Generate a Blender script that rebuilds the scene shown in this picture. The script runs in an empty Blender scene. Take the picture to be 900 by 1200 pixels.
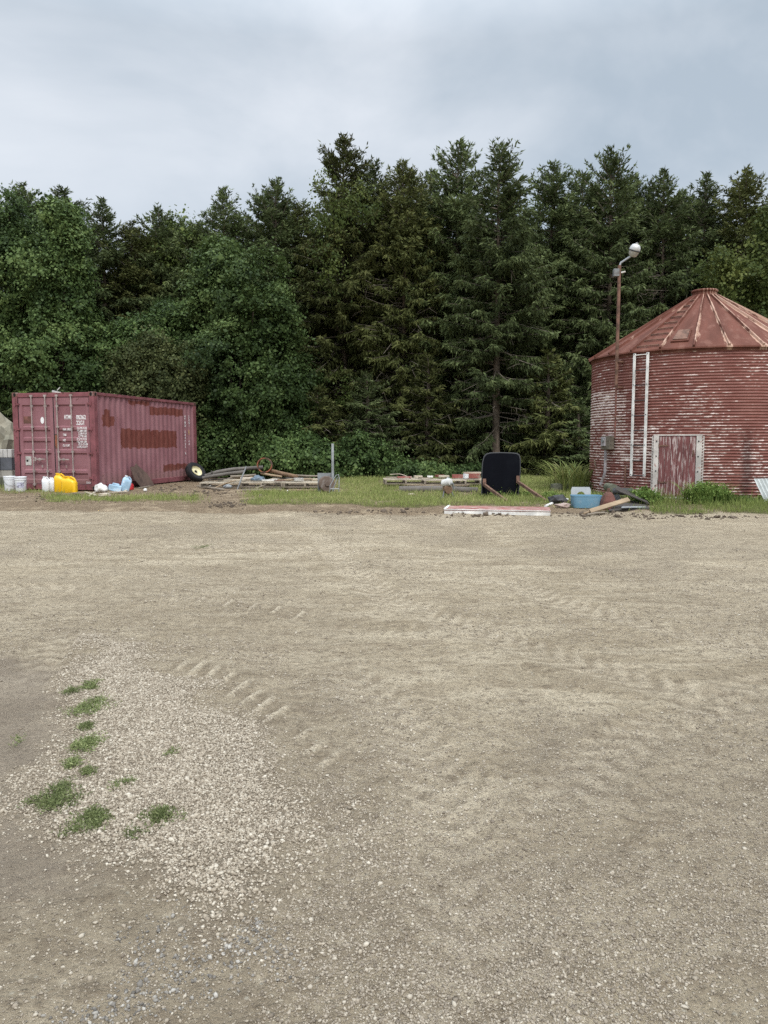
import bpy, bmesh, math, random
import numpy as np
from mathutils import Matrix, Vector, Euler

# ------------------------------------------------------------------ camera, world, sun, exposure
SC = bpy.context.scene
COL = SC.collection
EYE = 1.45
PITCH = math.radians(5.26)
FPX = 901.0
cam_d = bpy.data.cameras.new("camera")
cam = bpy.data.objects.new("camera", cam_d)
COL.objects.link(cam)
cam.location = (0, 0, EYE)
cam.rotation_euler = (math.pi / 2 - PITCH, 0, 0)
cam_d.sensor_fit = 'VERTICAL'
cam_d.sensor_height = 24.0
cam_d.lens = 24.0 * FPX / 1200.0
cam_d.clip_start = 0.05
cam_d.clip_end = 6000
SC.camera = cam

SUN_EL, SUN_AZ = math.radians(52), math.radians(163)      # azimuth clockwise from +Y: behind the camera, slightly right
world = bpy.data.worlds.new("World")
SC.world = world
world.use_nodes = True
wt = world.node_tree
for n in list(wt.nodes):
    wt.nodes.remove(n)
def wn(t, **k):
    n = wt.nodes.new(t)
    for a, v in k.items():
        setattr(n, a, v)
    return n
w_out = wn('ShaderNodeOutputWorld')
w_bg = wn('ShaderNodeBackground')
w_sky = wn('ShaderNodeTexSky', sky_type='NISHITA', sun_disc=False)
w_sky.sun_elevation = SUN_EL
w_sky.sun_rotation = SUN_AZ
w_sky.air_density = 1.0
w_sky.dust_density = 2.0
w_tc = wn('ShaderNodeTexCoord')
w_map = wn('ShaderNodeMapping')
w_map.inputs['Scale'].default_value = (1.0, 1.0, 1.7)
w_map.inputs['Location'].default_value = (0.35, 0.1, 0.2)
w_n1 = wn('ShaderNodeTexNoise')
w_n1.inputs['Scale'].default_value = 2.1
w_n1.inputs['Detail'].default_value = 6
w_n1.inputs['Roughness'].default_value = 0.52
w_n1.inputs['Distortion'].default_value = 0.35
w_ramp = wn('ShaderNodeValToRGB')
w_ramp.color_ramp.elements[0].position = 0.38
w_ramp.color_ramp.elements[0].color = (4.05, 4.7, 5.35, 1)
w_ramp.color_ramp.elements[1].position = 0.66
w_ramp.color_ramp.elements[1].color = (6.8, 7.15, 7.6, 1)
w_sep = wn('ShaderNodeSeparateXYZ')
w_mr = wn('ShaderNodeMapRange')                             # overcast dome: the zenith is brighter than the horizon
w_mr.inputs['From Min'].default_value = 0.44
w_mr.inputs['From Max'].default_value = 1.0
w_mr.inputs['To Min'].default_value = 1.0
w_mr.inputs['To Max'].default_value = 3.9
w_mul = wn('ShaderNodeMixRGB', blend_type='MULTIPLY')
w_mul.inputs[0].default_value = 1.0
w_mix = wn('ShaderNodeMixRGB')
w_mix.inputs[0].default_value = 0.86
L = wt.links.new
L(w_tc.outputs['Generated'], w_map.inputs[0]); L(w_map.outputs[0], w_n1.inputs['Vector'])
L(w_n1.outputs[0], w_ramp.inputs[0]); L(w_tc.outputs['Generated'], w_sep.inputs[0])
L(w_sep.outputs[2], w_mr.inputs[0]); L(w_ramp.outputs[0], w_mul.inputs[1]); L(w_mr.outputs[0], w_mul.inputs[2])
L(w_sky.outputs[0], w_mix.inputs[1]); L(w_mul.outputs[0], w_mix.inputs[2])
L(w_mix.outputs[0], w_bg.inputs[0]); L(w_bg.outputs[0], w_out.inputs[0])
w_bg.inputs['Strength'].default_value = 0.09

sun_d = bpy.data.lights.new("sun", 'SUN')
sun_d.energy = 1.5
sun_d.angle = math.radians(14)
sun_d.color = (1.0, 0.965, 0.91)
sun = bpy.data.objects.new("sun", sun_d)
COL.objects.link(sun)
sd = Vector((math.sin(SUN_AZ) * math.cos(SUN_EL), math.cos(SUN_AZ) * math.cos(SUN_EL), math.sin(SUN_EL)))
sun.rotation_euler = (-sd).to_track_quat('-Z', 'Y').to_euler()
sun.location = sd * 60

vs = SC.view_settings
vs.view_transform = 'Standard'
vs.look = 'None'
vs.exposure = 0.5
vs.gamma = 1.0
vs.use_curve_mapping = False
SC.cycles.max_bounces = 6
SC.cycles.diffuse_bounces = 3
SC.cycles.glossy_bounces = 2
SC.cycles.transmission_bounces = 3
SC.cycles.use_denoising = False

# ------------------------------------------------------------------ helpers
random.seed(4)
RNG = np.random.default_rng(11)
CP, SP = math.cos(PITCH), math.sin(PITCH)
def ray(px, py):
    dx, dy = (px - 450) / FPX, (600 - py) / FPX
    return Vector((dx, CP + dy * SP, -SP + dy * CP))
def at(px, py, Y):
    v = ray(px, py)
    return v * (Y / v.y) + Vector((0, 0, EYE))
def proj(x, y, z):
    zz = z - EYE
    zc = y * CP - zz * SP
    yc = y * SP + zz * CP
    return 450 + FPX * x / zc, 600 - FPX * yc / zc

def sstep(a, b, x):
    t = np.clip((x - a) / (b - a), 0, 1)
    return t * t * (3 - 2 * t)
def _hash(ix, iy, seed):
    h = (ix.astype(np.int64) * 374761393 + iy.astype(np.int64) * 668265263 + seed * 974711) & 0x7fffffff
    h = ((h ^ (h >> 13)) * 1274126177) & 0x7fffffff
    return ((h ^ (h >> 16)) & 0xffff) / 65535.0
def vnoise(x, y, seed=0):
    x = np.asarray(x, float); y = np.asarray(y, float)
    ix, iy = np.floor(x), np.floor(y)
    fx, fy = x - ix, y - iy
    fx = fx * fx * (3 - 2 * fx); fy = fy * fy * (3 - 2 * fy)
    a = _hash(ix, iy, seed); b = _hash(ix + 1, iy, seed)
    c = _hash(ix, iy + 1, seed); d = _hash(ix + 1, iy + 1, seed)
    return (a + (b - a) * fx) * (1 - fy) + (c + (d - c) * fx) * fy
def fbm(x, y, seed=0, octv=4, gain=0.5):
    s, a, t = 0.0, 1.0, 0.0
    for k in range(octv):
        s = s + a * vnoise(x * 2 ** k + 17.3 * k, y * 2 ** k - 9.1 * k, seed + k)
        t += a; a *= gain
    return s / t

# ---- ground height; tread marks and wheel ruts are real relief
def flat_ray(px, py):
    v = ray(px, py); t = -EYE / v.z
    return v.x * t, v.y * t
TREAD = []
for (a, b) in (((207, 786), (219, 777)), ((223, 789.5), (240, 776)), ((238, 798), (256, 782)), ((254, 806), (274, 790)), ((267, 816), (292, 799)),
               ((282, 826), (307, 808)), ((300, 834), (320, 818)), ((311, 847), (337, 829)), ((350, 866), (366, 856)), ((358, 884), (378, 872)), ((375, 898), (396, 884)),
               ((232, 706), (240, 700)), ((262, 712), (272, 704)), ((292, 716), (301, 708)), ((318, 720), (328, 712)), ((345, 725), (357, 716))):
    TREAD.append((flat_ray(*a), flat_ray(*b)))
RUTS = []
for pts, w, dpt in (([(360, 603), (385, 640), (440, 690), (560, 740), (760, 800), (930, 850)], .30, .020),
                    ([(520, 603), (560, 650), (640, 700), (800, 740), (940, 770)], .30, .016),
                    ([(-40, 690), (120, 690), (300, 720), (420, 800), (520, 930), (560, 1200)], .26, .014),
                    ([(-60, 640), (200, 640), (480, 650), (960, 700)], .32, .014),
                    ([(-20, 1010), (70, 990), (40, 860), (60, 760), (160, 700)], .22, .012),
                    ([(620, 1210), (640, 1000), (720, 880), (900, 800)], .24, .012)):
    g = [np.array(flat_ray(*p)) for p in pts]
    g = [2 * g[0] - g[1]] + g + [2 * g[-1] - g[-2]]
    P = []
    for i in range(1, len(g) - 2):
        for k in range(6):
            t = k / 6
            P.append(.5 * (2 * g[i] + (g[i + 1] - g[i - 1]) * t + (2 * g[i - 1] - 5 * g[i] + 4 * g[i + 1] - g[i + 2]) * t * t + (3 * g[i] - g[i - 1] - 3 * g[i + 1] + g[i + 2]) * t ** 3))
    P.append(g[-2])
    RUTS.append((np.array(P), w, dpt))

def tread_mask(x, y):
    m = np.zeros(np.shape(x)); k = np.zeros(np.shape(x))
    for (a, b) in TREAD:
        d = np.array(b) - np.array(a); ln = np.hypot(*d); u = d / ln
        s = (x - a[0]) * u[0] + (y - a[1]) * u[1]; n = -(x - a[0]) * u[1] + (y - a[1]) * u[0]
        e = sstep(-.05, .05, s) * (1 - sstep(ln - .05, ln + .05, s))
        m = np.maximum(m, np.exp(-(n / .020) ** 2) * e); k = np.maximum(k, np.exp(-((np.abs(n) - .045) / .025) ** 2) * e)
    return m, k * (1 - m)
PATHS = []
for pts, w in (([(318, 603), (390, 655), (500, 740), (565, 840), (530, 960), (430, 1210)], .42), ([(425, 603), (520, 660), (640, 745), (740, 860), (760, 1000), (720, 1210)], .40),
               ([(560, 605), (650, 690), (790, 770), (940, 830)], .5), ([(-60, 668), (200, 655), (430, 640), (700, 655), (960, 665)], .6)):
    g = [np.array(flat_ray(*p)) for p in pts]
    PATHS.append((np.concatenate([g[i] + (g[i + 1] - g[i]) * np.linspace(0, 1, 12)[:, None] for i in range(len(g) - 1)]), w))
def path_mask(x, y):
    m = np.zeros(np.shape(x))
    for P, w in PATHS:
        q = np.full(np.shape(x), 1e9)
        for k in range(len(P)): q = np.minimum(q, (x - P[k, 0]) ** 2 + (y - P[k, 1]) ** 2)
        m = np.maximum(m, np.exp(-q / w ** 2))
    return m
def in_poly(px, py, poly):
    inside = np.zeros(np.shape(px), bool)
    n = len(poly)
    for i in range(n):
        x0, y0 = poly[i]; x1, y1 = poly[(i + 1) % n]
        c = ((y0 > py) != (y1 > py)) & (px < (x1 - x0) * (py - y0) / ((y1 - y0) if y1 != y0 else 1e-9) + x0)
        inside ^= c
    return inside
GRAVEL = [flat_ray(*p) for p in ((118, 745), (92, 790), (78, 840), (66, 900), (54, 948), (80, 985), (120, 1010), (190, 1045), (260, 1072), (322, 1078),
                                 (352, 1020), (345, 950), (318, 900), (270, 850), (205, 800), (165, 760))]
MAUVE = [flat_ray(*p) for p in ((-200, 775), (20, 770), (82, 778), (70, 860), (44, 930), (56, 990), (70, 1040), (20, 1070), (-120, 1090), (-300, 1100))]
DUSTY = [flat_ray(*p) for p in ((196, 782), (240, 762), (300, 780), (380, 830), (420, 880), (380, 905), (320, 862), (250, 812))]
BLUEP = [flat_ray(*p) for p in ((190, 1090), (240, 1070), (290, 1080), (280, 1120), (230, 1165), (170, 1180), (150, 1130))]
def soft_poly(x, y, poly, rad):
    """share of jittered samples inside the outline: a soft, ragged edge"""
    s = 0.0
    jx = (fbm(x * 3.1, y * 3.1, 51, 4) - .5) * rad * 3.2; jy = (fbm(x * 3.1, y * 3.1, 61, 4) - .5) * rad * 3.2
    for k in range(8):
        a = k * math.pi / 4
        s = s + in_poly(x + jx + math.cos(a) * rad * (.5 + .5 * (k % 2)), y + jy + math.sin(a) * rad * (.5 + .5 * (k % 2)), poly)
    return s / 8.0

def gz(x, y, fine=True):
    x = np.asarray(x, float); y = np.asarray(y, float)
    r = np.sqrt(x * x + y * y)
    z = 0.13 * sstep(13.5, 17.0, y)
    z = z + (fbm(x * .55, y * .55, 3, 3) - .5) * .05 * (1 - .6 * sstep(16, 19, y))
    if fine:
        nr = 1 - sstep(22, 40, r)
        z = z + (fbm(x * 4.3, y * 4.3, 7, 3) - .5) * .022 * nr
        z = z + (fbm(x * 17, y * 17, 9, 3) - .5) * .012 * nr
        rough = sstep(14.0, 15.3, y) * (1 - sstep(16.8, 18.5, y))
        z = z + (fbm(x * 2.6, y * 5, 21, 3) - .42) * .13 * rough * sstep(.35, .7, fbm(x * .5, y * .9, 31, 2))
    for (a, b) in TREAD:
        d = np.array(b) - np.array(a); ln = np.hypot(*d); u = d / ln
        s = (x - a[0]) * u[0] + (y - a[1]) * u[1]; n = -(x - a[0]) * u[1] + (y - a[1]) * u[0]
        z = z + .013 * np.exp(-(n / .020) ** 2) * sstep(-.05, .05, s) * (1 - sstep(ln - .05, ln + .05, s))
        z = z - .006 * np.exp(-((n - .045) / .022) ** 2) * sstep(-.05, .05, s) * (1 - sstep(ln - .05, ln + .05, s))
    return z
def rut_field(x, y):
    """wheel tracks: (depth, pale crumbled dust, packed dark with painted shade between lugs)"""
    dep = np.zeros(np.shape(x)); m = np.zeros(np.shape(x)); dk = np.zeros(np.shape(x))
    for P, w, dpt in RUTS:
        best = np.full(np.shape(x), 1e9); arc = np.zeros(np.shape(x)); lat = np.zeros(np.shape(x)); L0 = 0.0
        for k in range(len(P) - 1):
            d = P[k + 1] - P[k]; ln = np.hypot(*d); u = d / ln
            t = np.clip((x - P[k, 0]) * u[0] + (y - P[k, 1]) * u[1], 0, ln)
            qx, qy = x - P[k, 0] - u[0] * t, y - P[k, 1] - u[1] * t
            q = qx * qx + qy * qy
            c = q < best
            best = np.where(c, q, best); arc = np.where(c, L0 + t, arc); lat = np.where(c, -qx * u[1] + qy * u[0], lat)
            L0 += ln
        d = np.sqrt(best)
        w = w * .72
        f = np.exp(-(d / w) ** 4)
        brk = sstep(.34, .58, vnoise(x * .8, y * .8, 77))
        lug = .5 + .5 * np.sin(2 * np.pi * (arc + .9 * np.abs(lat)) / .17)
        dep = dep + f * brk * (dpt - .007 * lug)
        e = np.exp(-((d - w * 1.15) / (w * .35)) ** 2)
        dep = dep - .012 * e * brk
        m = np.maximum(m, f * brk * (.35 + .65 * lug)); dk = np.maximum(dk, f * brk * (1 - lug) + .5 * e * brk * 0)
    return dep, m, dk
def g1(x, y):
    return float(gz(np.array([x]), np.array([y]))[0])
def gnd(px, py, lift=0.0):
    v = ray(px, py); z = .05
    for _ in range(8):
        t = (z - EYE) / v.z
        x, y = v.x * t, v.y * t
        z = g1(x, y)
    return Vector((x, y, z + lift))

# ---- objects and properties
def tag(o, label=None, cat=None, group=None, kind=None):
    if label: o['label'] = label
    if cat: o['category'] = cat
    if group: o['group'] = group
    if kind: o['kind'] = kind
    return o
def empty(name, loc, rz=0.0, label=None, cat=None, group=None):
    o = bpy.data.objects.new(name, None)
    o.empty_display_size = .2
    COL.objects.link(o)
    o.location = loc
    o.rotation_euler = (0, 0, rz)
    return tag(o, label, cat, group)
def link_mesh(name, me, mat, parent=None, loc=None, rot=None):
    o = bpy.data.objects.new(name, me)
    COL.objects.link(o)
    if mat is not None and not me.materials:
        me.materials.append(mat)
    if parent: o.parent = parent
    if loc is not None: o.location = loc
    if rot is not None: o.rotation_euler = rot
    return o
def np_mesh(name, V, F, attr=None, smooth=False):
    """V (n,3), F (m,k) with constant k; attr: dict name -> per vertex float"""
    me = bpy.data.meshes.new(name)
    V = np.ascontiguousarray(V, np.float32); F = np.ascontiguousarray(F, np.int32)
    m, k = F.shape
    me.vertices.add(len(V)); me.vertices.foreach_set('co', V.ravel())
    me.loops.add(m * k); me.loops.foreach_set('vertex_index', F.ravel())
    me.polygons.add(m)
    me.polygons.foreach_set('loop_start', np.arange(0, m * k, k, dtype=np.int32))
    me.polygons.foreach_set('loop_total', np.full(m, k, np.int32))
    if smooth:
        me.polygons.foreach_set('use_smooth', np.ones(m, bool))
    for an, av in (attr or {}).items():
        a = me.attributes.new(an, 'FLOAT', 'POINT')
        a.data.foreach_set('value', np.ascontiguousarray(av, np.float32))
    me.update(calc_edges=True)
    me.validate()
    return me

class MB:
    """collects shapes into one mesh"""
    def __init__(s): s.v = []; s.f = []
    def add(s, vs, fs, M=None):
        b = len(s.v)
        for v in vs:
            v = Vector(v)
            s.v.append(M @ v if M is not None else v)
        s.f += [tuple(b + i for i in f) for f in fs]
        return s
    def box(s, c, d, M=None, jit=0.0):
        x, y, z = d[0] / 2, d[1] / 2, d[2] / 2
        vs = [Vector((c[0] + sx * x, c[1] + sy * y, c[2] + sz * z)) + Vector((random.uniform(-jit, jit), random.uniform(-jit, jit), random.uniform(-jit, jit)))
              for sx in (-1, 1) for sy in (-1, 1) for sz in (-1, 1)]
        return s.add(vs, [(0, 1, 3, 2), (4, 6, 7, 5), (0, 4, 5, 1), (2, 3, 7, 6), (0, 2, 6, 4), (1, 5, 7, 3)], M)
    def tube(s, pts, r, n=8, cap=True, M=None):
        pts = [Vector(p) for p in pts]
        rs = r if isinstance(r, (list, tuple)) else [r] * len(pts)
        vs, fs = [], []
        up = None
        for i, p in enumerate(pts):
            t = (pts[min(i + 1, len(pts) - 1)] - pts[max(i - 1, 0)]).normalized()
            if up is None:
                up = Vector((0, 0, 1)) if abs(t.z) < .9 else Vector((1, 0, 0))
            a = t.cross(up).normalized(); b = a.cross(t).normalized(); up = b
            for k in range(n):
                q = 2 * math.pi * k / n
                vs.append(p + (a * math.cos(q) + b * math.sin(q)) * rs[i])
        for i in range(len(pts) - 1):
            for k in range(n):
                k2 = (k + 1) % n
                fs.append((i * n + k, i * n + k2, (i + 1) * n + k2, (i + 1) * n + k))
        if cap:
            fs.append(tuple(range(n))[::-1]); e = (len(pts) - 1) * n
            fs.append(tuple(e + k for k in range(n)))
        return s.add(vs, fs, M)
    def lathe(s, prof, n=20, M=None, cap_lo=True, cap_hi=True):
        vs, fs = [], []
        for (r, z) in prof:
            for k in range(n):
                q = 2 * math.pi * k / n
                vs.append((r * math.cos(q), r * math.sin(q), z))
        for i in range(len(prof) - 1):
            for k in range(n):
                k2 = (k + 1) % n
                fs.append((i * n + k, i * n + k2, (i + 1) * n + k2, (i + 1) * n + k))
        if cap_lo: fs.append(tuple(range(n))[::-1])
        if cap_hi: fs.append(tuple((len(prof) - 1) * n + k for k in range(n)))
        return s.add(vs, fs, M)
    def prism(s, poly, t0, t1, M=None):
        """outline in local x,z; thickness along y"""
        n = len(poly)
        vs = [(x, t0, z) for x, z in poly] + [(x, t1, z) for x, z in poly]
        fs = [tuple(range(n)), tuple(range(n, 2 * n))[::-1]] + [(k, k + n, (k + 1) % n + n, (k + 1) % n) for k in range(n)]
        return s.add(vs, fs, M)
    def build(s, name, mat, parent=None, loc=None, rot=None, smooth=False, bevel=0.0):
        me = bpy.data.meshes.new(name)
        me.from_pydata([tuple(v) for v in s.v], [], s.f)
        bm = bmesh.new(); bm.from_mesh(me)
        bmesh.ops.recalc_face_normals(bm, faces=bm.faces)
        bm.to_mesh(me); bm.free()
        if smooth:
            for p in me.polygons: p.use_smooth = True
        o = link_mesh(name, me, mat, parent, loc, rot)
        if bevel:
            md = o.modifiers.new('bevel', 'BEVEL'); md.width = bevel; md.segments = 2; md.limit_method = 'ANGLE'
        if smooth:
            try: me.set_sharp_from_angle(angle=math.radians(40))
            except Exception: pass
        return o
def TR(loc=(0, 0, 0), rot=(0, 0, 0), sc=(1, 1, 1)):
    return Matrix.LocRotScale(Vector(loc), Euler(rot), Vector(sc))
def single(mb, name, mat, loc, rz, label, cat, group=None, smooth=False, bevel=0.0):
    return tag(mb.build(name, mat, None, loc, (0, 0, rz), smooth, bevel), label, cat, group)

# ------------------------------------------------------------------ materials
class NT:
    def __init__(s, name):
        s.m = bpy.data.materials.new(name); s.m.use_nodes = True
        s.t = s.m.node_tree; s.t.nodes.clear()
        s.out = s.t.nodes.new('ShaderNodeOutputMaterial')
        s.b = s.t.nodes.new('ShaderNodeBsdfPrincipled')
        s.t.links.new(s.b.outputs[0], s.out.inputs[0])
    def n(s, t, ins=None, **k):
        nd = s.t.nodes.new(t)
        for a, v in k.items(): setattr(nd, a, v)
        for a, v in (ins or {}).items(): s.set(nd.inputs[a], v)
        return nd
    def set(s, sock, v):
        if hasattr(v, 'is_output'): s.t.links.new(v, sock)
        elif isinstance(v, tuple) and len(v) == 3 and sock.type == 'RGBA': sock.default_value = (*v, 1)
        else: sock.default_value = v
    def coord(s, sc=(1, 1, 1), kind='Object'):
        tc = s.n('ShaderNodeTexCoord'); mp = s.n('ShaderNodeMapping', {'Vector': tc.outputs[kind], 'Scale': sc})
        return mp.outputs[0]
    def noise(s, vec, scale, detail=5, rough=.55, dist=0):
        return s.n('ShaderNodeTexNoise', {'Vector': vec, 'Scale': scale, 'Detail': detail, 'Roughness': rough, 'Distortion': dist}).outputs[0]
    def ramp(s, fac, stops):
        r = s.n('ShaderNodeValToRGB', {'Fac': fac})
        e = r.color_ramp.elements
        while len(e) < len(stops): e.new(.5)
        for i, (p, c) in enumerate(stops):
            e[i].position = p; e[i].color = (*c, 1) if isinstance(c, tuple) else (c, c, c, 1)
        return r.outputs[0]
    def mix(s, f, a, b, bt='MIX'):
        return s.n('ShaderNodeMixRGB', {0: f, 1: a, 2: b}, blend_type=bt).outputs[0]
    def math(s, op, a, b=0.0, c=None):
        d = {0: a, 1: b}
        if c is not None: d[2] = c
        return s.n('ShaderNodeMath', d, operation=op).outputs[0]
    def mr(s, v, a, b, c=0.0, d=1.0, smooth=True):
        return s.n('ShaderNodeMapRange', {0: v, 1: a, 2: b, 3: c, 4: d}, interpolation_type='SMOOTHSTEP' if smooth else 'LINEAR').outputs[0]
    def attr(s, name): return s.n('ShaderNodeAttribute', attribute_name=name).outputs['Fac']
    def bump(s, h, dist=.02, st=1.0):
        s.set(s.b.inputs['Normal'], s.n('ShaderNodeBump', {'Height': h, 'Distance': dist, 'Strength': st}).outputs[0])
    def fin(s, col, rough=.7, metal=0.0, spec=.35):
        s.set(s.b.inputs['Base Color'], col); s.set(s.b.inputs['Roughness'], rough)
        s.set(s.b.inputs['Metallic'], metal); s.set(s.b.inputs['Specular IOR Level'], spec)
        return s.m

_mc = {}
def worn(name, c, c2=None, scale=6, lo=.5, hi=.65, rough=.7, stretch=(1, 1, 1), metal=0.0, spec=.35, var=.25, bump=.004):
    """a coat of colour c worn through to c2, with mild tone variation"""
    if name in _mc: return _mc[name]
    t = NT(name)
    v = t.coord(stretch)
    n1 = t.noise(v, scale, 6, .62)
    n2 = t.noise(t.coord(), scale * .35, 3)
    base = t.mix(t.mr(n2, .3, .7), tuple(x * (1 - var) for x in c), tuple(min(1, x * (1 + var)) for x in c))
    if c2 is not None:
        base = t.mix(t.mr(n1, lo, hi), base, c2)
    if bump: t.bump(n1, bump, .6)
    _mc[name] = t.fin(base, rough, metal, spec)
    return _mc[name]

RUST = (.11, .045, .026)
M = {}
M['wood_grey'] = worn('weathered grey wood', (.30, .255, .20), (.15, .12, .09), 5, .45, .7, .85, (1.5, 14, 14))
M['wood_pale'] = worn('pale sawn wood', (.46, .40, .31), (.26, .21, .16), 5, .5, .75, .85, (1.5, 14, 14))
M['wood_tan'] = worn('tan plank', (.34, .25, .16), (.18, .12, .08), 5, .5, .75, .85, (1.5, 12, 12))
M['wood_dark'] = worn('dark wet board', (.060, .052, .046), (.12, .10, .08), 5, .5, .75, .8, (1.5, 12, 12))
M['log_grey'] = worn('grey bark', (.14, .125, .11), (.06, .055, .05), 9, .5, .7, .9, (8, 1.5, 8), bump=.012)
M['log_brown'] = worn('brown bark', (.20, .125, .075), (.09, .06, .04), 9, .5, .7, .9, (1.5, 8, 8), bump=.012)
M['rust'] = worn('rusty steel', (.19, .105, .075), (.10, .058, .042), 9, .45, .65, .85)
M['rust_red'] = worn('rusty red tank paint', (.20, .085, .068), (.12, .06, .045), 6, .42, .6, .8)
M['rust_orange'] = worn('orange rust', (.27, .095, .05), (.085, .06, .05), 5, .45, .58, .85)
M['red_board'] = worn('faded red board', (.27, .085, .075), (.46, .37, .32), 4, .47, .6, .85, (1.2, 5, 5))
M['red_lumber'] = worn('red painted lumber', (.24, .08, .065), (.33, .27, .23), 7, .55, .68, .85)
M['white_paint'] = worn('chalky white paint', (.74, .73, .70), (.40, .36, .31), 9, .58, .72, .6)
M['white_plastic'] = worn('white plastic', (.78, .80, .82), (.62, .63, .63), 5, .6, .75, .38, spec=.5, var=.04, bump=0)
M['clear_plastic'] = worn('cloudy clear plastic', (.42, .44, .45), (.30, .31, .31), 6, .5, .7, .3, spec=.5, var=.1, bump=0)
M['yellow_plastic'] = worn('yellow plastic', (.83, .50, .012), (.70, .40, .012), 6, .55, .8, .35, spec=.5, var=.05, bump=0)
M['red_plastic'] = worn('red plastic', (.42, .02, .025), None, 6, rough=.4, spec=.5, bump=0)
M['blue_plastic'] = worn('pale blue plastic', (.15, .30, .41), (.27, .37, .43), 5, .5, .75, .4, spec=.5, var=.08, bump=0)
M['light_blue'] = worn('washed out blue plastic', (.38, .55, .70), (.60, .68, .75), 8, .5, .65, .5, bump=0)
M['blue_cloth'] = worn('blue tarpaulin', (.12, .16, .20), (.25, .29, .33), 10, .5, .65, .7, bump=.02)
M['black_plastic'] = worn('black rubber sheet', (.004, .0045, .007), (.007, .008, .011), 3, .45, .75, .8, spec=.06, var=.2)
M['black_edge'] = worn('scuffed black rim', (.05, .052, .055), None, 4, rough=.55)
M['tyre'] = worn('tyre rubber', (.018, .018, .02), (.035, .034, .032), 7, .5, .7, .8)
M['cream'] = worn('cream wheel enamel', (.72, .66, .42), (.45, .36, .22), 8, .6, .72, .5)
M['galv'] = worn('galvanised steel', (.38, .40, .41), (.26, .27, .28), 6, .45, .7, .5, metal=.35)
M['grey_steel'] = worn('dull grey steel', (.22, .23, .235), (.14, .13, .12), 6, .45, .7, .6, metal=.2)
M['dark_steel'] = worn('dark steel', (.045, .045, .047), (.09, .06, .045), 8, .55, .7, .6)
M['concrete'] = worn('weathered concrete', (.36, .345, .31), (.22, .22, .18), 4, .45, .7, .9, bump=.01)
M['mossy'] = worn('mossy concrete', (.15, .155, .115), (.08, .09, .055), 6, .45, .65, .95, bump=.012)
M['slate'] = worn('dark slate block', (.115, .122, .14), (.08, .085, .095), 5, .45, .7, .85, bump=.01)
M['rock'] = worn('tan rock', (.33, .30, .23), (.17, .16, .12), 2.2, .4, .7, .95, bump=.05)
M['board_card'] = worn('damp cardboard', (.48, .41, .33), (.31, .25, .19), 5, .5, .7, .9)
M['pink_bag'] = worn('dusty pinkish sack', (.40, .31, .27), (.25, .18, .15), 7, .5, .7, .85, bump=.02)
M['text_white'] = worn('white stencil paint', (.80, .78, .78), (.55, .47, .48), 30, .6, .75, .7, bump=0)
M['text_yellow'] = worn('yellow stencil paint', (.70, .52, .10), None, 30, rough=.7, bump=0)
M['sticker'] = worn('white sticker', (.82, .82, .82), None, 20, rough=.5, var=.03, bump=0)
M['plate_grey'] = worn('grey metal plate', (.42, .41, .38), (.28, .25, .22), 14, .5, .7, .55)
M['rubber'] = worn('black gasket', (.02, .02, .022), None, 5, rough=.8)
M['lamp_glass'] = worn('milky lamp refractor', (.40, .39, .35), (.36, .35, .31), 8, .45, .7, .3, spec=.5, bump=0)
M['lamp_hood'] = worn('lamp hood aluminium', (.50, .50, .49), (.36, .36, .35), 9, .5, .7, .45, metal=.3)
M['box_grey'] = worn('drab electric box', (.155, .135, .105), (.09, .07, .05), 12, .5, .7, .65)
M['conduit'] = worn('grey conduit', (.30, .28, .29), (.17, .13, .11), 9, .5, .7, .6)
M['soil_clod'] = worn('dark soil', (.10, .075, .055), (.17, .135, .10), 8, .45, .7, .95, bump=.03)

def leaf_mat(name, dark, mid, light, trans=.22, rough=.55, obj_var=.3):
    t = NT(name)
    a = t.attr('tint')
    col = t.ramp(a, [(0, dark), (.55, mid), (1, light)])
    oi = t.n('ShaderNodeObjectInfo')
    col = t.mix(1.0, col, t.ramp(oi.outputs['Random'], [(0, 1 - obj_var), (1, 1 + obj_var * .6)]), 'MULTIPLY')
    t.fin(col, rough, 0, .10)
    tr = t.n('ShaderNodeBsdfTranslucent', {'Color': t.mix(.5, col, light)})
    mx = t.n('ShaderNodeMixShader', {0: trans, 1: t.b.outputs[0], 2: tr.outputs[0]})
    t.t.links.new(mx.outputs[0], t.out.inputs[0])
    return t.m
M['needle'] = leaf_mat('spruce needles', (.040, .053, .022), (.090, .118, .046), (.178, .218, .090), .15, .6)
M['needle_olive'] = leaf_mat('olive spruce needles', (.042, .050, .016), (.094, .108, .036), (.175, .185, .066), .12, .6)
M['vine'] = leaf_mat('vine leaves', (.034, .058, .020), (.088, .138, .044), (.185, .255, .088), .2, .45)
M['vine_yellow'] = leaf_mat('yellowish vine leaves', (.045, .070, .020), (.095, .128, .036), (.185, .215, .062), .25, .5)
M['olive_leaf'] = leaf_mat('olive brush leaves', (.045, .060, .022), (.100, .120, .045), (.165, .185, .072), .2, .55)
M['weed'] = leaf_mat('weed leaves', (.070, .125, .030), (.155, .24, .060), (.28, .36, .10), .25, .5)
M['weed_grey'] = leaf_mat('yard weed leaves', (.11, .14, .055), (.195, .23, .095), (.33, .36, .17), .2, .6)
M['grass'] = leaf_mat('grass blades', (.10, .14, .036), (.24, .295, .085), (.46, .44, .20), .25, .6, .05)
M['bark'] = worn('spruce bark', (.155, .122, .092), (.075, .06, .048), 7, .45, .65, .95, (3, 3, 1), bump=.02)
M['dead'] = worn('dead grey twigs', (.21, .18, .145), (.12, .10, .08), 9, .45, .65, .95, bump=0)

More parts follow.
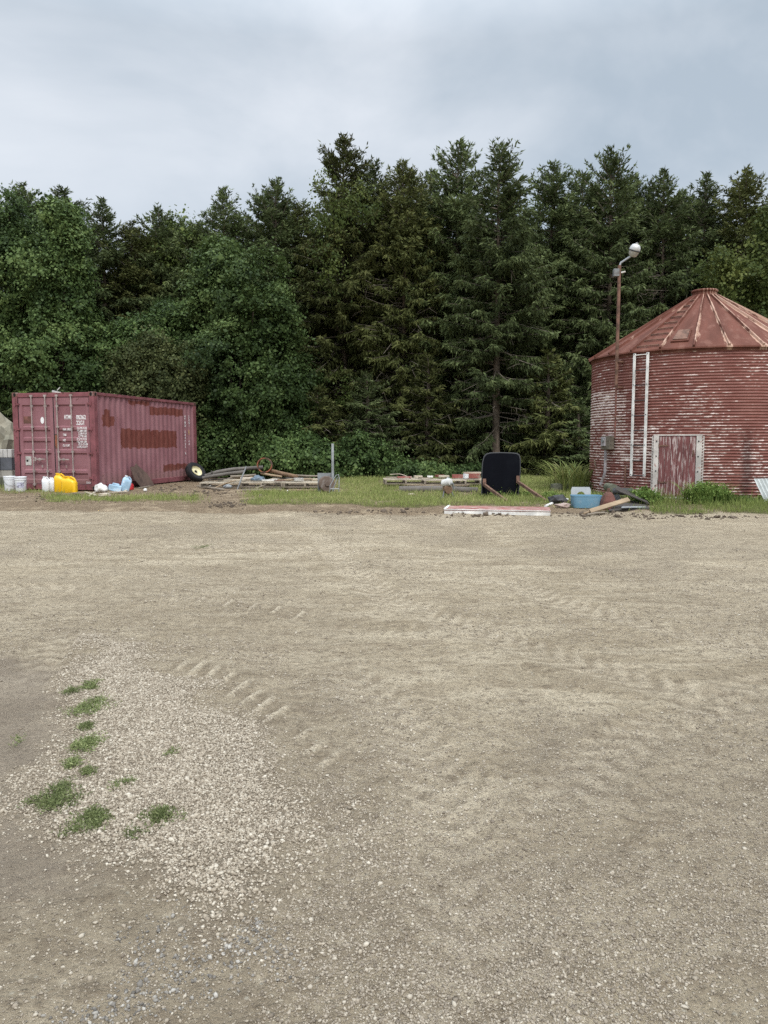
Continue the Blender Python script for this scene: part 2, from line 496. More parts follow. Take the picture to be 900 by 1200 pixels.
# ---- container paint: faded mauve with painted over patches (positions from the side of the container)
CONT = Vector((-7.584, 20.287, .151)); CA = 0.20404
CW, CL, CH = 2.438, 6.058, 2.591
cd = Vector((math.sin(CA), math.cos(CA), 0)); cn = Vector((math.cos(CA), -math.sin(CA), 0))
def side_yz(px, py):
    v = ray(px, py); o = Vector((0, 0, EYE))
    t = (CONT - o).dot(cn) / v.dot(cn)
    P = o + v * t - CONT
    return P.dot(cd), P.z
def door_xz(px, py):
    v = ray(px, py); o = Vector((0, 0, EYE))
    t = (CONT - o).dot(cd) / v.dot(cd)
    P = o + v * t - CONT
    return P.dot(cn), P.z
PATCH = []
for (x0, x1, ya, yb) in ((143, 209, 504, 525), (177, 216, 478, 487), (152, 176, 469.8, 474.5), (193, 224, 543.6, 551), (121.6, 135, 487, 499.5), (124, 132, 480, 488)):
    a = side_yz(x0, (ya + yb) / 2)[0]; b = side_yz(x1, (ya + yb) / 2)[0]
    m = (x0 + x1) / 2
    PATCH.append((a, b, side_yz(m, yb)[1], side_yz(m, ya)[1]))
def container_paint(patches=True):
    t = NT('faded mauve container paint' if patches else 'mauve door paint')
    tc = t.n('ShaderNodeTexCoord'); sx = t.n('ShaderNodeSeparateXYZ', {0: tc.outputs['Object']})
    n2 = t.noise(tc.outputs['Object'], 1.3, 4)
    n3 = t.noise(t.coord((8, 8, .8)), 2.0, 5)
    col = t.mix(t.mr(n2, .3, .7), (.238, .106, .120), (.310, .152, .168))
    col = t.mix(t.mr(n3, .42, .8, 0, .5), col, (.30, .155, .165))
    nj = t.math('ADD', t.math('MULTIPLY', t.math('SUBTRACT', t.noise(tc.outputs['Object'], 4, 3), .5), .22), t.math('MULTIPLY', t.math('SUBTRACT', t.noise(t.coord((6, 6, 30)), 1.5, 3), .5), .10))
    if patches:
        msk = None
        for (a, b, z0, z1) in PATCH:
            dy = t.math('ABSOLUTE', t.math('SUBTRACT', sx.outputs[1], (a + b) / 2))
            dz = t.math('ABSOLUTE', t.math('SUBTRACT', sx.outputs[2], (z0 + z1) / 2))
            my = t.math('LESS_THAN', t.math('ADD', dy, nj), (b - a) / 2)
            mz = t.math('LESS_THAN', t.math('ADD', dz, nj), (z1 - z0) / 2)
            q = t.math('MULTIPLY', my, mz)
            msk = q if msk is None else t.math('MAXIMUM', msk, q)
        col = t.mix(msk, col, t.mix(t.mr(t.noise(t.coord((3, 3, 1)), 4, 4), .3, .7), (.140, .040, .031), (.185, .062, .049)))
    # rust freckles and scrapes, more of them low down
    nr = t.noise(tc.outputs['Object'], 11, 6, .7)
    low = t.mr(sx.outputs[2], 0.0, 1.4, .05, 0.0)
    col = t.mix(t.mr(t.math('ADD', nr, low), .66, .71), col, (.095, .042, .03))
    ns = t.noise(t.coord((14, 14, 1.2)), 3.1, 4, .6)
    col = t.mix(t.mr(ns, .70, .74, 0, .7), col, (.36, .25, .25))
    nst = t.noise(t.coord((9, 9, .55)), 1.4, 5, .65)
    col = t.mix(t.math('MULTIPLY', t.mr(nst, .56, .74, 0, .5), t.mr(sx.outputs[2], .2, 2.6, .9, .35)), col, (.135, .058, .05))
    col = t.mix(t.mr(sx.outputs[2], .15, .55, .4, 0), col, (.20, .13, .105))
    t.bump(nr, .003, .5)
    return t.fin(col, .68, 0, .22)
M['cont'] = container_paint(True)
M['cont_door'] = container_paint(False)
M['cont_rail'] = worn('container rail paint', (.215, .075, .085), (.10, .045, .035), 8, .56, .68, .65)
M['casting'] = worn('rusty casting', (.17, .075, .065), (.26, .20, .18), 9, .5, .68, .75)
M['hole'] = worn('dark hole', (.008, .008, .008), None, 5, rough=.9, bump=0)
M['bar_steel'] = worn('galvanised locking bar', (.38, .32, .30), (.25, .16, .14), 12, .5, .7, .55, metal=.2)

# ---- silo paint
SIL = Vector((8.086, 19.814, .13)); SPH = math.radians(22.2); SR = 2.712
PITCHC = .0665; NCOR = 51; EAVE = 3.42
def silo_paint():
    t = NT('peeling red corrugated sheet')
    tc = t.n('ShaderNodeTexCoord'); s = t.n('ShaderNodeSeparateXYZ', {0: tc.outputs['Object']})
    ang = t.math('ARCTAN2', s.outputs[0], t.math('MULTIPLY', s.outputs[1], -1.0))
    u = t.math('MULTIPLY', ang, SR)
    def uv(su, sz):
        return t.n('ShaderNodeCombineXYZ', {0: t.math('MULTIPLY', u, su), 1: t.math('MULTIPLY', s.outputs[2], sz), 2: 0.0}).outputs[0]
    n1 = t.noise(uv(2.2, 15.04), 1.0, 4, .6)                # long streaks along each corrugation
    n2 = t.noise(uv(9, 22), 1.0, 5, .65)
    nb = t.noise(uv(.9, .75), 1.0, 3, .5)                    # sheets that peeled more
    ph = t.math('MULTIPLY', s.outputs[2], 2 * math.pi / PITCHC)
    crest = t.math('COSINE', ph)                             # 1 on a crest
    sheet = t.n('ShaderNodeTexWhiteNoise', {'Vector': t.n('ShaderNodeCombineXYZ', {0: t.math('FLOOR', t.math('ADD', t.math('MULTIPLY', u, .42), t.math('MULTIPLY', t.math('FLOOR', t.math('MULTIPLY', s.outputs[2], 1.18)), .37))),
                                      1: t.math('FLOOR', t.math('MULTIPLY', s.outputs[2], 1.18)), 2: 0.0}).outputs[0]}, noise_dimensions='3D').outputs['Value']
    v = t.math('ADD', t.math('MULTIPLY', n1, .55), t.math('MULTIPLY', n2, .45))
    v = t.math('ADD', v, t.math('MULTIPLY', crest, .085))
    v = t.math('ADD', v, t.math('MULTIPLY', t.math('SUBTRACT', nb, .5), .34))
    v = t.math('ADD', v, t.math('MULTIPLY', t.math('SUBTRACT', sheet, .5), .15))
    peel = t.mr(v, .552, .612)
    red = t.mix(t.mr(t.noise(uv(1.2, 1.2), 1.0, 4), .3, .7), (.150, .053, .042), (.205, .080, .063))
    red = t.mix(t.mr(n2, .5, .75, 0, .55), red, (.30, .125, .11))
    red = t.mix(t.mr(crest, -.2, 1.0, 0, .75), red, t.mix(t.mr(n1, .35, .6), (.25, .105, .088), (.37, .205, .178)))
    bare = t.mix(t.mr(t.noise(uv(14, 14), 1.0, 4), .35, .65), (.80, .70, .65), (.55, .41, .37))
    col = t.mix(peel, red, bare)
    # a dark streak where water runs down
    st = t.math('SUBTRACT', u, 1.02)
    wob = t.math('MULTIPLY', t.math('SUBTRACT', t.noise(uv(1.5, 1.5), 1.0, 3), .5), .25)
    streak = t.math('MULTIPLY', t.mr(t.math('ABSOLUTE', t.math('ADD', st, wob)), .03, .2, 1, 0), t.mr(s.outputs[2], 1.0, 1.9, 1, 0))
    col = t.mix(t.math('MULTIPLY', streak, .65), col, (.055, .022, .019))
    t.bump(peel, .0015, .4)
    return t.fin(col, .7, 0, .2)
M['silo'] = silo_paint()
def roof_paint():
    t = NT('rusty red roof sheet')
    tc = t.n('ShaderNodeTexCoord'); s = t.n('ShaderNodeSeparateXYZ', {0: tc.outputs['Object']})
    ang = t.math('ARCTAN2', s.outputs[0], t.math('MULTIPLY', s.outputs[1], -1.0))
    rad = t.math('SQRT', t.math('ADD', t.math('POWER', s.outputs[0], 2.0), t.math('POWER', s.outputs[1], 2.0)))
    def ur(a, b): return t.n('ShaderNodeCombineXYZ', {0: t.math('MULTIPLY', ang, a), 1: t.math('MULTIPLY', rad, b), 2: 0.0}).outputs[0]
    n1 = t.noise(ur(26, 1.7), 1.0, 6, .65)
    n2 = t.noise(ur(6, .8), 1.0, 4)
    frac = t.math('FRACT', t.math('ADD', t.math('DIVIDE', t.math('ADD', ang, math.radians(3.7)), math.radians(15)), 50.0))
    side = t.mr(t.math('ABSOLUTE', t.math('SUBTRACT', frac, .5)), .22, .5, -.06, .13)
    v = t.math('ADD', t.math('ADD', t.math('MULTIPLY', n1, .6), t.math('MULTIPLY', n2, .4)), side)
    v = t.math('ADD', v, t.mr(ang, -.4, .9, -.06, .07))
    red = t.mix(t.mr(n2, .3, .7), (.105, .040, .027), (.165, .063, .044))
    red = t.mix(t.mr(t.noise(ur(9, 3), 1.0, 5), .5, .7), red, (.185, .085, .062))
    big_ = t.math('FRACT', t.math('MULTIPLY', t.math('SINE', t.math('MULTIPLY', t.math('FLOOR', t.math('ADD', t.math('DIVIDE', t.math('ADD', ang, math.radians(3.7)), math.radians(15)), 50.0)), 12.9898)), 43758.5))
    v = t.math('ADD', v, t.math('MULTIPLY', t.math('SUBTRACT', big_, .5), .13))
    col = t.mix(t.mr(v, .575, .63), red, t.mix(t.noise(ur(40, 5), 1.0, 3), (.52, .40, .33), (.40, .20, .12)))
    t.bump(n1, .004, .5)
    return t.fin(col, .75, 0, .15)
M['roof'] = roof_paint()
M['silo_door'] = worn('peeling red boards', (.19, .072, .070), (.50, .40, .38), 3.2, .50, .62, .8, (9, 9, 1))
M['silo_trim'] = worn('white door trim', (.60, .555, .515), (.42, .24, .20), 9, .56, .68, .6)

# ------------------------------------------------------------------ the ground: one sheet to the horizon
def build_ground():
    ang = np.concatenate([np.linspace(-180, -62, 20)[:-1], np.linspace(-62, -34, 40)[:-1], np.linspace(-34, 34, 560), np.linspace(34, 62, 40)[1:], np.linspace(62, 180, 20)[1:-1]])
    rad = np.concatenate([np.linspace(.05, 1.4, 10)[:-1], np.geomspace(1.4, 32, 620), np.geomspace(32, 4000, 40)[1:]])
    A, Rr = np.meshgrid(np.radians(ang), rad)
    X, Y = np.sin(A) * Rr, np.cos(A) * Rr
    Z = gz(X.ravel(), Y.ravel())
    near = Rr.ravel() < 26
    xs, ys = X.ravel(), Y.ravel()
    dep = np.zeros(len(xs)); rm = np.zeros(len(xs)); rk = np.zeros(len(xs))
    dep[near], rm[near], rk[near] = rut_field(xs[near], ys[near])
    Z = Z - dep
    grav = np.zeros(len(xs)); mauve = np.zeros(len(xs))
    n2 = Rr.ravel() < 9
    pm = np.zeros(len(xs)); n3 = Rr.ravel() < 22; pm[n3] = path_mask(xs[n3], ys[n3])
    grav[n2] = soft_poly(xs[n2], ys[n2], GRAVEL, .14)
    mauve[n2] = soft_poly(xs[n2], ys[n2], MAUVE, .16)
    Z = Z + grav * .018
    wob = (fbm(xs * .6, ys * .6, 41, 3) - .5) * 2.2
    soil = sstep(14.3, 15.5, ys + wob * .5)
    green = np.zeros(len(xs))
    vm = (ys > 13) & (ys < 45) & (np.abs(xs) < 40)
    green[vm] = grass_density(xs[vm], ys[vm])
    litter = sstep(25.5, 28.5, ys + wob)
    nr, na = len(rad), len(ang)
    i = np.arange(nr - 1)[:, None] * na; j = np.arange(na)[None, :]; j2 = (j + 1) % na
    F = np.stack([i + j, i + j2, i + na + j2, i + na + j], -1).reshape(-1, 4)
    V = np.stack([xs, ys, Z], 1)
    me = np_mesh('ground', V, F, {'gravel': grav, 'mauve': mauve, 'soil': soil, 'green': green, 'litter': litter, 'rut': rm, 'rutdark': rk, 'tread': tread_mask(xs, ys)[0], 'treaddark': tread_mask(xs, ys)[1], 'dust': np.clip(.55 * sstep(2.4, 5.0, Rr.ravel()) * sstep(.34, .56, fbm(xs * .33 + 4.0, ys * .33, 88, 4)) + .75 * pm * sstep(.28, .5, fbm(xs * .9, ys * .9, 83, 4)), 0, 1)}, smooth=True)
    t = NT('packed stone dust yard')
    P = t.coord()
    big = t.noise(P, .35, 5, .6)
    mid = t.noise(P, 1.9, 6, .62)
    lay = t.noise(t.coord((1.5, 2.3, 1)), 2.0, 7, .66, .4)
    lay2 = t.noise(t.coord((.55, 1.6, 1)), 1.7, 7, .62, .8)
    fine = t.noise(P, 24, 6, .7)
    grit = t.noise(P, 120, 3, .7)
    vor = t.n('ShaderNodeTexVoronoi', {'Vector': P, 'Scale': 75.0, 'Randomness': 1.0}, feature='F1')
    vor2 = t.n('ShaderNodeTexVoronoi', {'Vector': P, 'Scale': 34.0, 'Randomness': 1.0}, feature='F1')
    col = t.mix(t.mr(big, .32, .68), (.345, .290, .210), (.455, .392, .295))
    col = t.mix(t.mr(mid, .42, .72, 0, .6), col, (.52, .452, .345))
    col = t.mix(t.mr(lay, .48, .72, 0, .75), col, (.235, .186, .135))
    col = t.mix(t.math('MULTIPLY', t.attr('dust'), t.mr(lay2, .45, .62, 0, .8)), col, (.575, .508, .395))
    col = t.mix(t.math('MULTIPLY', t.mr(t.attr('dust'), 0, 1, .5, 0), t.mr(mid, .3, .55, 1, .45)), col, (.245, .212, .178))
    grain = t.noise(P, 11, 8, .76)
    diag = t.n('ShaderNodeMapping', {'Vector': t.n('ShaderNodeTexCoord').outputs['Object'], 'Rotation': (0, 0, .9), 'Scale': (1.0, 3.4, 1.0)}).outputs[0]
    scuff = t.noise(diag, 3.2, 6, .68, .5)
    col = t.mix(t.mr(scuff, .53, .66, 0, .5), col, (.235, .190, .140))
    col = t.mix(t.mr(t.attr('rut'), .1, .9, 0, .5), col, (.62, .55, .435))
    col = t.mix(t.math('MULTIPLY', t.attr('rutdark'), .3), col, (.245, .20, .148))  # packed dust between lugs, deepened with shade painted into the colour
    col = t.mix(t.math('MULTIPLY', t.attr('treaddark'), .55), col, (.22, .178, .13))  # compacted troughs; the dark also paints in shade beside the bars
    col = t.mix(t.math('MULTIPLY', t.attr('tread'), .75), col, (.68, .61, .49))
    col = t.mix(t.mr(t.noise(P, 7.5, 5, .7), .56, .70, 0, .5), col, (.21, .168, .122))
    col = t.mix(t.mr(grain, .52, .63, 0, .62), col, (.185, .150, .112))
    col = t.mix(t.mr(grain, .45, .36, 0, .5), col, (.60, .535, .425))
    col = t.mix(t.mr(fine, .48, .66, 0, .6), col, (.20, .165, .125))
    far_st = t.mr(vor2.outputs['Distance'], .12, .30, 1, 0)
    vc = t.n('ShaderNodeSeparateColor', {0: vor2.outputs['Color']})
    col = t.mix(t.math('MULTIPLY', far_st, t.mr(vc.outputs[0], .72, .8, 0, .75)), col, (.50, .47, .40))
    vcs = t.n('ShaderNodeSeparateColor', {0: vor.outputs['Color']})
    stone = t.mr(vor.outputs['Distance'], .2, .42, 1, 0)
    stc = t.ramp(vcs.outputs[1], [(0, (.21, .175, .135)), (.4, (.36, .31, .24)), (1, (.58, .52, .42))])
    col = t.mix(t.math('MULTIPLY', stone, t.mr(vcs.outputs[0], .55, .7, 0, .55)), col, stc)
    gr = t.attr('gravel')
    col = t.mix(t.mr(gr, .2, .9, 0, .7), col, t.mix(t.mr(grit, .4, .6), (.19, .16, .125), (.36, .31, .25)))
    col = t.mix(t.math('MULTIPLY', t.attr('mauve'), .62), col, t.mix(t.mr(mid, .35, .65), (.215, .180, .152), (.295, .252, .212)))
    so = t.mr(t.math('ADD', t.attr('soil'), t.math('MULTIPLY', t.math('SUBTRACT', mid, .5), 1.1)), .35, .75)
    scol = t.mix(t.mr(fine, .35, .68), (.145, .108, .074), (.31, .245, .175))
    scol = t.mix(t.mr(mid, .5, .68, 0, .7), scol, (.42, .345, .25))
    col = t.mix(so, col, scol)
    col = t.mix(t.mr(t.attr('green'), .1, .8, 0, .8), col, t.mix(t.mr(fine, .4, .6), (.07, .08, .03), (.13, .125, .05)))
    col = t.mix(t.attr('litter'), col, t.mix(t.mr(mid, .4, .6), (.030, .024, .016), (.055, .042, .026)))
    h = t.math('ADD', t.math('MULTIPLY', fine, .8), t.math('ADD', t.math('MULTIPLY', stone, .22), t.math('ADD', lay, t.math('MULTIPLY', grain, 1.4))))
    h = t.math('ADD', h, t.math('MULTIPLY', grit, .3))
    t.bump(h, .04, 1.0)
    col = t.mix(1.0, col, (1.17, 1.125, 1.045), 'MULTIPLY')
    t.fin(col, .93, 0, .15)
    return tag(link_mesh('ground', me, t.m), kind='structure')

def bump_band(v, a, b, s):
    return sstep(a - s, a + s, v) * (1 - sstep(b - s, b + s, v))
def grass_density(x, y):
    z = .13 * sstep(13.5, 17.0, y)
    px, py = proj(x, y, z)
    wx = (fbm(x * .7, y * .7, 91, 3) - .5)
    w = wx * 9
    p = py + w
    d = .55 * bump_band(px, 52, 238, 12) * bump_band(p, 580.5, 590, 2.0)
    d = np.maximum(d, .45 * bump_band(px, -400, 60, 10) * bump_band(p, 561, 578, 3))
    d = np.maximum(d, .95 * bump_band(px, 292, 535, 14) * bump_band(p, 575.5, 592.5, 2.0))
    d = np.maximum(d, .55 * bump_band(px, 395, 470, 12) * bump_band(p, 562, 578, 3))
    d = np.maximum(d, .9 * bump_band(px, 555, 715, 10) * bump_band(p, 562, 590, 3))
    d = np.maximum(d, .8 * bump_band(px, 500, 705, 10) * bump_band(p, 582, 593, 2.5))
    d = np.maximum(d, 1.0 * bump_band(px, 700, 1300, 14) * bump_band(p, 578, 602.5, 2.5))
    d = np.maximum(d, .6 * bump_band(px, 395, 690, 12) * bump_band(p, 555, 566, 2.5))
    d = d * (.35 + 1.1 * sstep(.3, .62, fbm(x * 1.7, y * 1.7, 93, 3)))
    d = d * (1 - .92 * bump_band(px, 690, 764, 5) * bump_band(py, 583, 606, 2))      # trodden earth under the junk heap
    # bare where the buildings stand
    d = d * ((x - SIL.x) ** 2 + (y - SIL.y) ** 2 > (SR + .03) ** 2)
    u = (x - CONT.x) * cn.x + (y - CONT.y) * cn.y; v = (x - CONT.x) * cd.x + (y - CONT.y) * cd.y
    d = d * ~((u < .05) & (u > -CW - .05) & (v > -.05) & (v < CL))
    return np.clip(d, 0, 1)
build_ground()

# ------------------------------------------------------------------ loose gravel (nobody could count it)
def ico():
    p = (1 + 5 ** .5) / 2
    v = np.array([(-1, p, 0), (1, p, 0), (-1, -p, 0), (1, -p, 0), (0, -1, p), (0, 1, p), (0, -1, -p), (0, 1, -p), (p, 0, -1), (p, 0, 1), (-p, 0, -1), (-p, 0, 1)])
    f = np.array([(0, 11, 5), (0, 5, 1), (0, 1, 7), (0, 7, 10), (0, 10, 11), (1, 5, 9), (5, 11, 4), (11, 10, 2), (10, 7, 6), (7, 1, 8),
                  (3, 9, 4), (3, 4, 2), (3, 2, 6), (3, 6, 8), (3, 8, 9), (4, 9, 5), (2, 4, 11), (6, 2, 10), (8, 6, 7), (9, 8, 1)])
    return v / np.linalg.norm(v[0]), f
def rand_rot(n, rng):
    q = rng.normal(size=(n, 4)); q /= np.linalg.norm(q, axis=1)[:, None]
    w, x, y, z = q.T
    return np.stack([np.stack([1 - 2 * (y * y + z * z), 2 * (x * y - z * w), 2 * (x * z + y * w)], 1),
                     np.stack([2 * (x * y + z * w), 1 - 2 * (x * x + z * z), 2 * (y * z - x * w)], 1),
                     np.stack([2 * (x * z - y * w), 2 * (y * z + x * w), 1 - 2 * (x * x + y * y)], 1)], 1)
def stones(name, x, y, r, mat, rng, sink=.25, extra_z=None):
    n = len(x)
    bv, bf = ico()
    jit = 1 + rng.uniform(-.40, .36, (n, 12))
    sq = rng.uniform(.55, 1.15, (n, 3)); sq[:, 2] *= .7
    Vl = bv[None] * jit[:, :, None] * sq[:, None, :]
    yaw = rng.uniform(0, 2 * np.pi, n); tilt = rng.normal(0, .35, n)
    c, s = np.cos(yaw), np.sin(yaw); ct, st_ = np.cos(tilt), np.sin(tilt)
    y1 = Vl[:, :, 1] * ct[:, None] - Vl[:, :, 2] * st_[:, None]; z1 = Vl[:, :, 1] * st_[:, None] + Vl[:, :, 2] * ct[:, None]
    x2 = Vl[:, :, 0] * c[:, None] - y1 * s[:, None]; y2 = Vl[:, :, 0] * s[:, None] + y1 * c[:, None]
    z = gz(x, y) - rut_field(x, y)[0]
    if extra_z is not None: z = z + extra_z
    V = np.stack([x2 * r[:, None] + x[:, None], y2 * r[:, None] + y[:, None], z1 * r[:, None] + (z + r * (.55 - sink))[:, None]], 2).reshape(-1, 3)
    F = (bf[None] + (np.arange(n) * 12)[:, None, None]).reshape(-1, 3)
    tint = np.repeat(rng.random(n), 12)
    me = np_mesh(name, V, F, {'tint': tint})
    return tag(link_mesh(name, me, mat), kind='stuff')
def stone_mat(name, stops):
    t = NT(name)
    c = t.ramp(t.attr('tint'), stops)
    n = t.noise(t.coord(), 160, 3)
    c = t.mix(t.mr(n, .3, .7, 0, .35), c, (.24, .205, .16))
    return t.fin(c, .9, 0, .2)
M['stone_pale'] = stone_mat('pale limestone chips', [(0, (.21, .17, .128)), (.3, (.35, .295, .225)), (.75, (.44, .38, .295)), (1, (.62, .56, .46))])
M['stone_mix'] = stone_mat('mixed road stone', [(0, (.16, .13, .10)), (.35, (.29, .245, .188)), (.8, (.385, .33, .258)), (1, (.54, .485, .395))])
M['stone_blue'] = stone_mat('bluish pebbles', [(0, (.10, .093, .085)), (.5, (.215, .20, .18)), (.8, (.34, .32, .285)), (1, (.52, .49, .44))])
rng = np.random.default_rng(5)
def fan(n, r0, r1, a, rng):
    r = np.sqrt(rng.uniform(r0 * r0, r1 * r1, n)); t = rng.uniform(-a, a, n)
    return np.sin(t) * r, np.cos(t) * r
def scatter():
    gx = [p[0] for p in GRAVEL]; gy = [p[1] for p in GRAVEL]
    # the pale strip
    x = rng.uniform(min(gx) - .5, max(gx) + 1.3, 520000); y = rng.uniform(min(gy) - .4, max(gy) + .6, 520000)
    s = soft_poly(x, y, GRAVEL, .15)
    s2 = np.maximum(soft_poly(x - .25, y + .05, GRAVEL, .35) * .26, soft_poly(x - .7, y, GRAVEL, .6) * .05) * (.4 + 1.2 * sstep(.4, .62, fbm(x * 2.2, y * 2.2, 18, 3)))           # stones scattered off the strip's right flank
    keep = (rng.random(len(x)) < np.maximum(s * .75, s2 * .6)) & (rng.random(len(x)) < 1 - .93 * soft_poly(x, y, DUSTY, .12))
    x, y = x[keep], y[keep]
    r = np.clip(rng.lognormal(math.log(.0044), .36, len(x)), .0026, .0115)
    ez = soft_poly(x, y, GRAVEL, .14) * .018
    stones('gravel', x, y, r, M['stone_pale'], rng, .3, ez)
    # bluish pebbles by the tip of the strip
    bx = [p[0] for p in BLUEP]; by = [p[1] for p in BLUEP]
    x = rng.uniform(min(bx) - .3, max(bx) + .5, 34000); y = rng.uniform(min(by) - .3, max(by) + .4, 34000)
    keep = rng.random(len(x)) < soft_poly(x, y, BLUEP, .28) * .75
    x, y = x[keep], y[keep]
    stones('pebbles', x, y, np.clip(rng.lognormal(math.log(.0042), .36, len(x)), .002, .010), M['stone_blue'], rng, .3)
    # loose stones over the yard
    n = 300000
    r = 1.55 * (15 / 1.55) ** rng.random(n); a = rng.uniform(-.6, .6, n)
    x, y = np.sin(a) * r, np.cos(a) * r
    d = sstep(.44, .59, fbm(x * 1.0 + .4 * y, y * .85, 13, 5))
    nearf = 1 - sstep(2.6, 7.5, y)
    d = .07 + (.80 * d * (1 - .55 * path_mask(x, y)) + .30 * (1 - sstep(2.0, 3.1, y)) * (.35 + 1.3 * sstep(.4, .6, fbm(x * 2.2, y * 2.2, 29, 4)))) * (.25 + .75 * nearf)
    d = d * (1 - .75 * (soft_poly(x, y, MAUVE, .12)))
    keep = rng.random(len(x)) < d * (1 - .92 * soft_poly(x, y, DUSTY, .12))
    x, y = x[keep], y[keep]
    med = .0031 + .0030 * sstep(2.5, 8, y)
    r = np.clip(np.exp(rng.normal(np.log(med), .36)), .002, np.where(y < 4.6, .0095, .015))
    stones('loose_stones', x, y, r, M['stone_mix'], rng, .32)
scatter()

# ------------------------------------------------------------------ trees
def quads_from(P, D, Wd, ln, wd, tint, fold=None):
    """rhombus leaves: base P, direction D, side Wd, length ln, width wd"""
    n = len(P)
    a = P; b = P + D * (ln * .45)[:, None] + Wd * (wd * .5)[:, None]
    c = P + D * ln[:, None]; d = P + D * (ln * .45)[:, None] - Wd * (wd * .5)[:, None]
    V = np.stack([a, b, c, d], 1).reshape(-1, 3)
    F = np.arange(4 * n).reshape(-1, 4)
    return V, F, np.repeat(tint, 4)
def norm(v): return v / np.maximum(np.linalg.norm(v, axis=-1, keepdims=True), 1e-9)

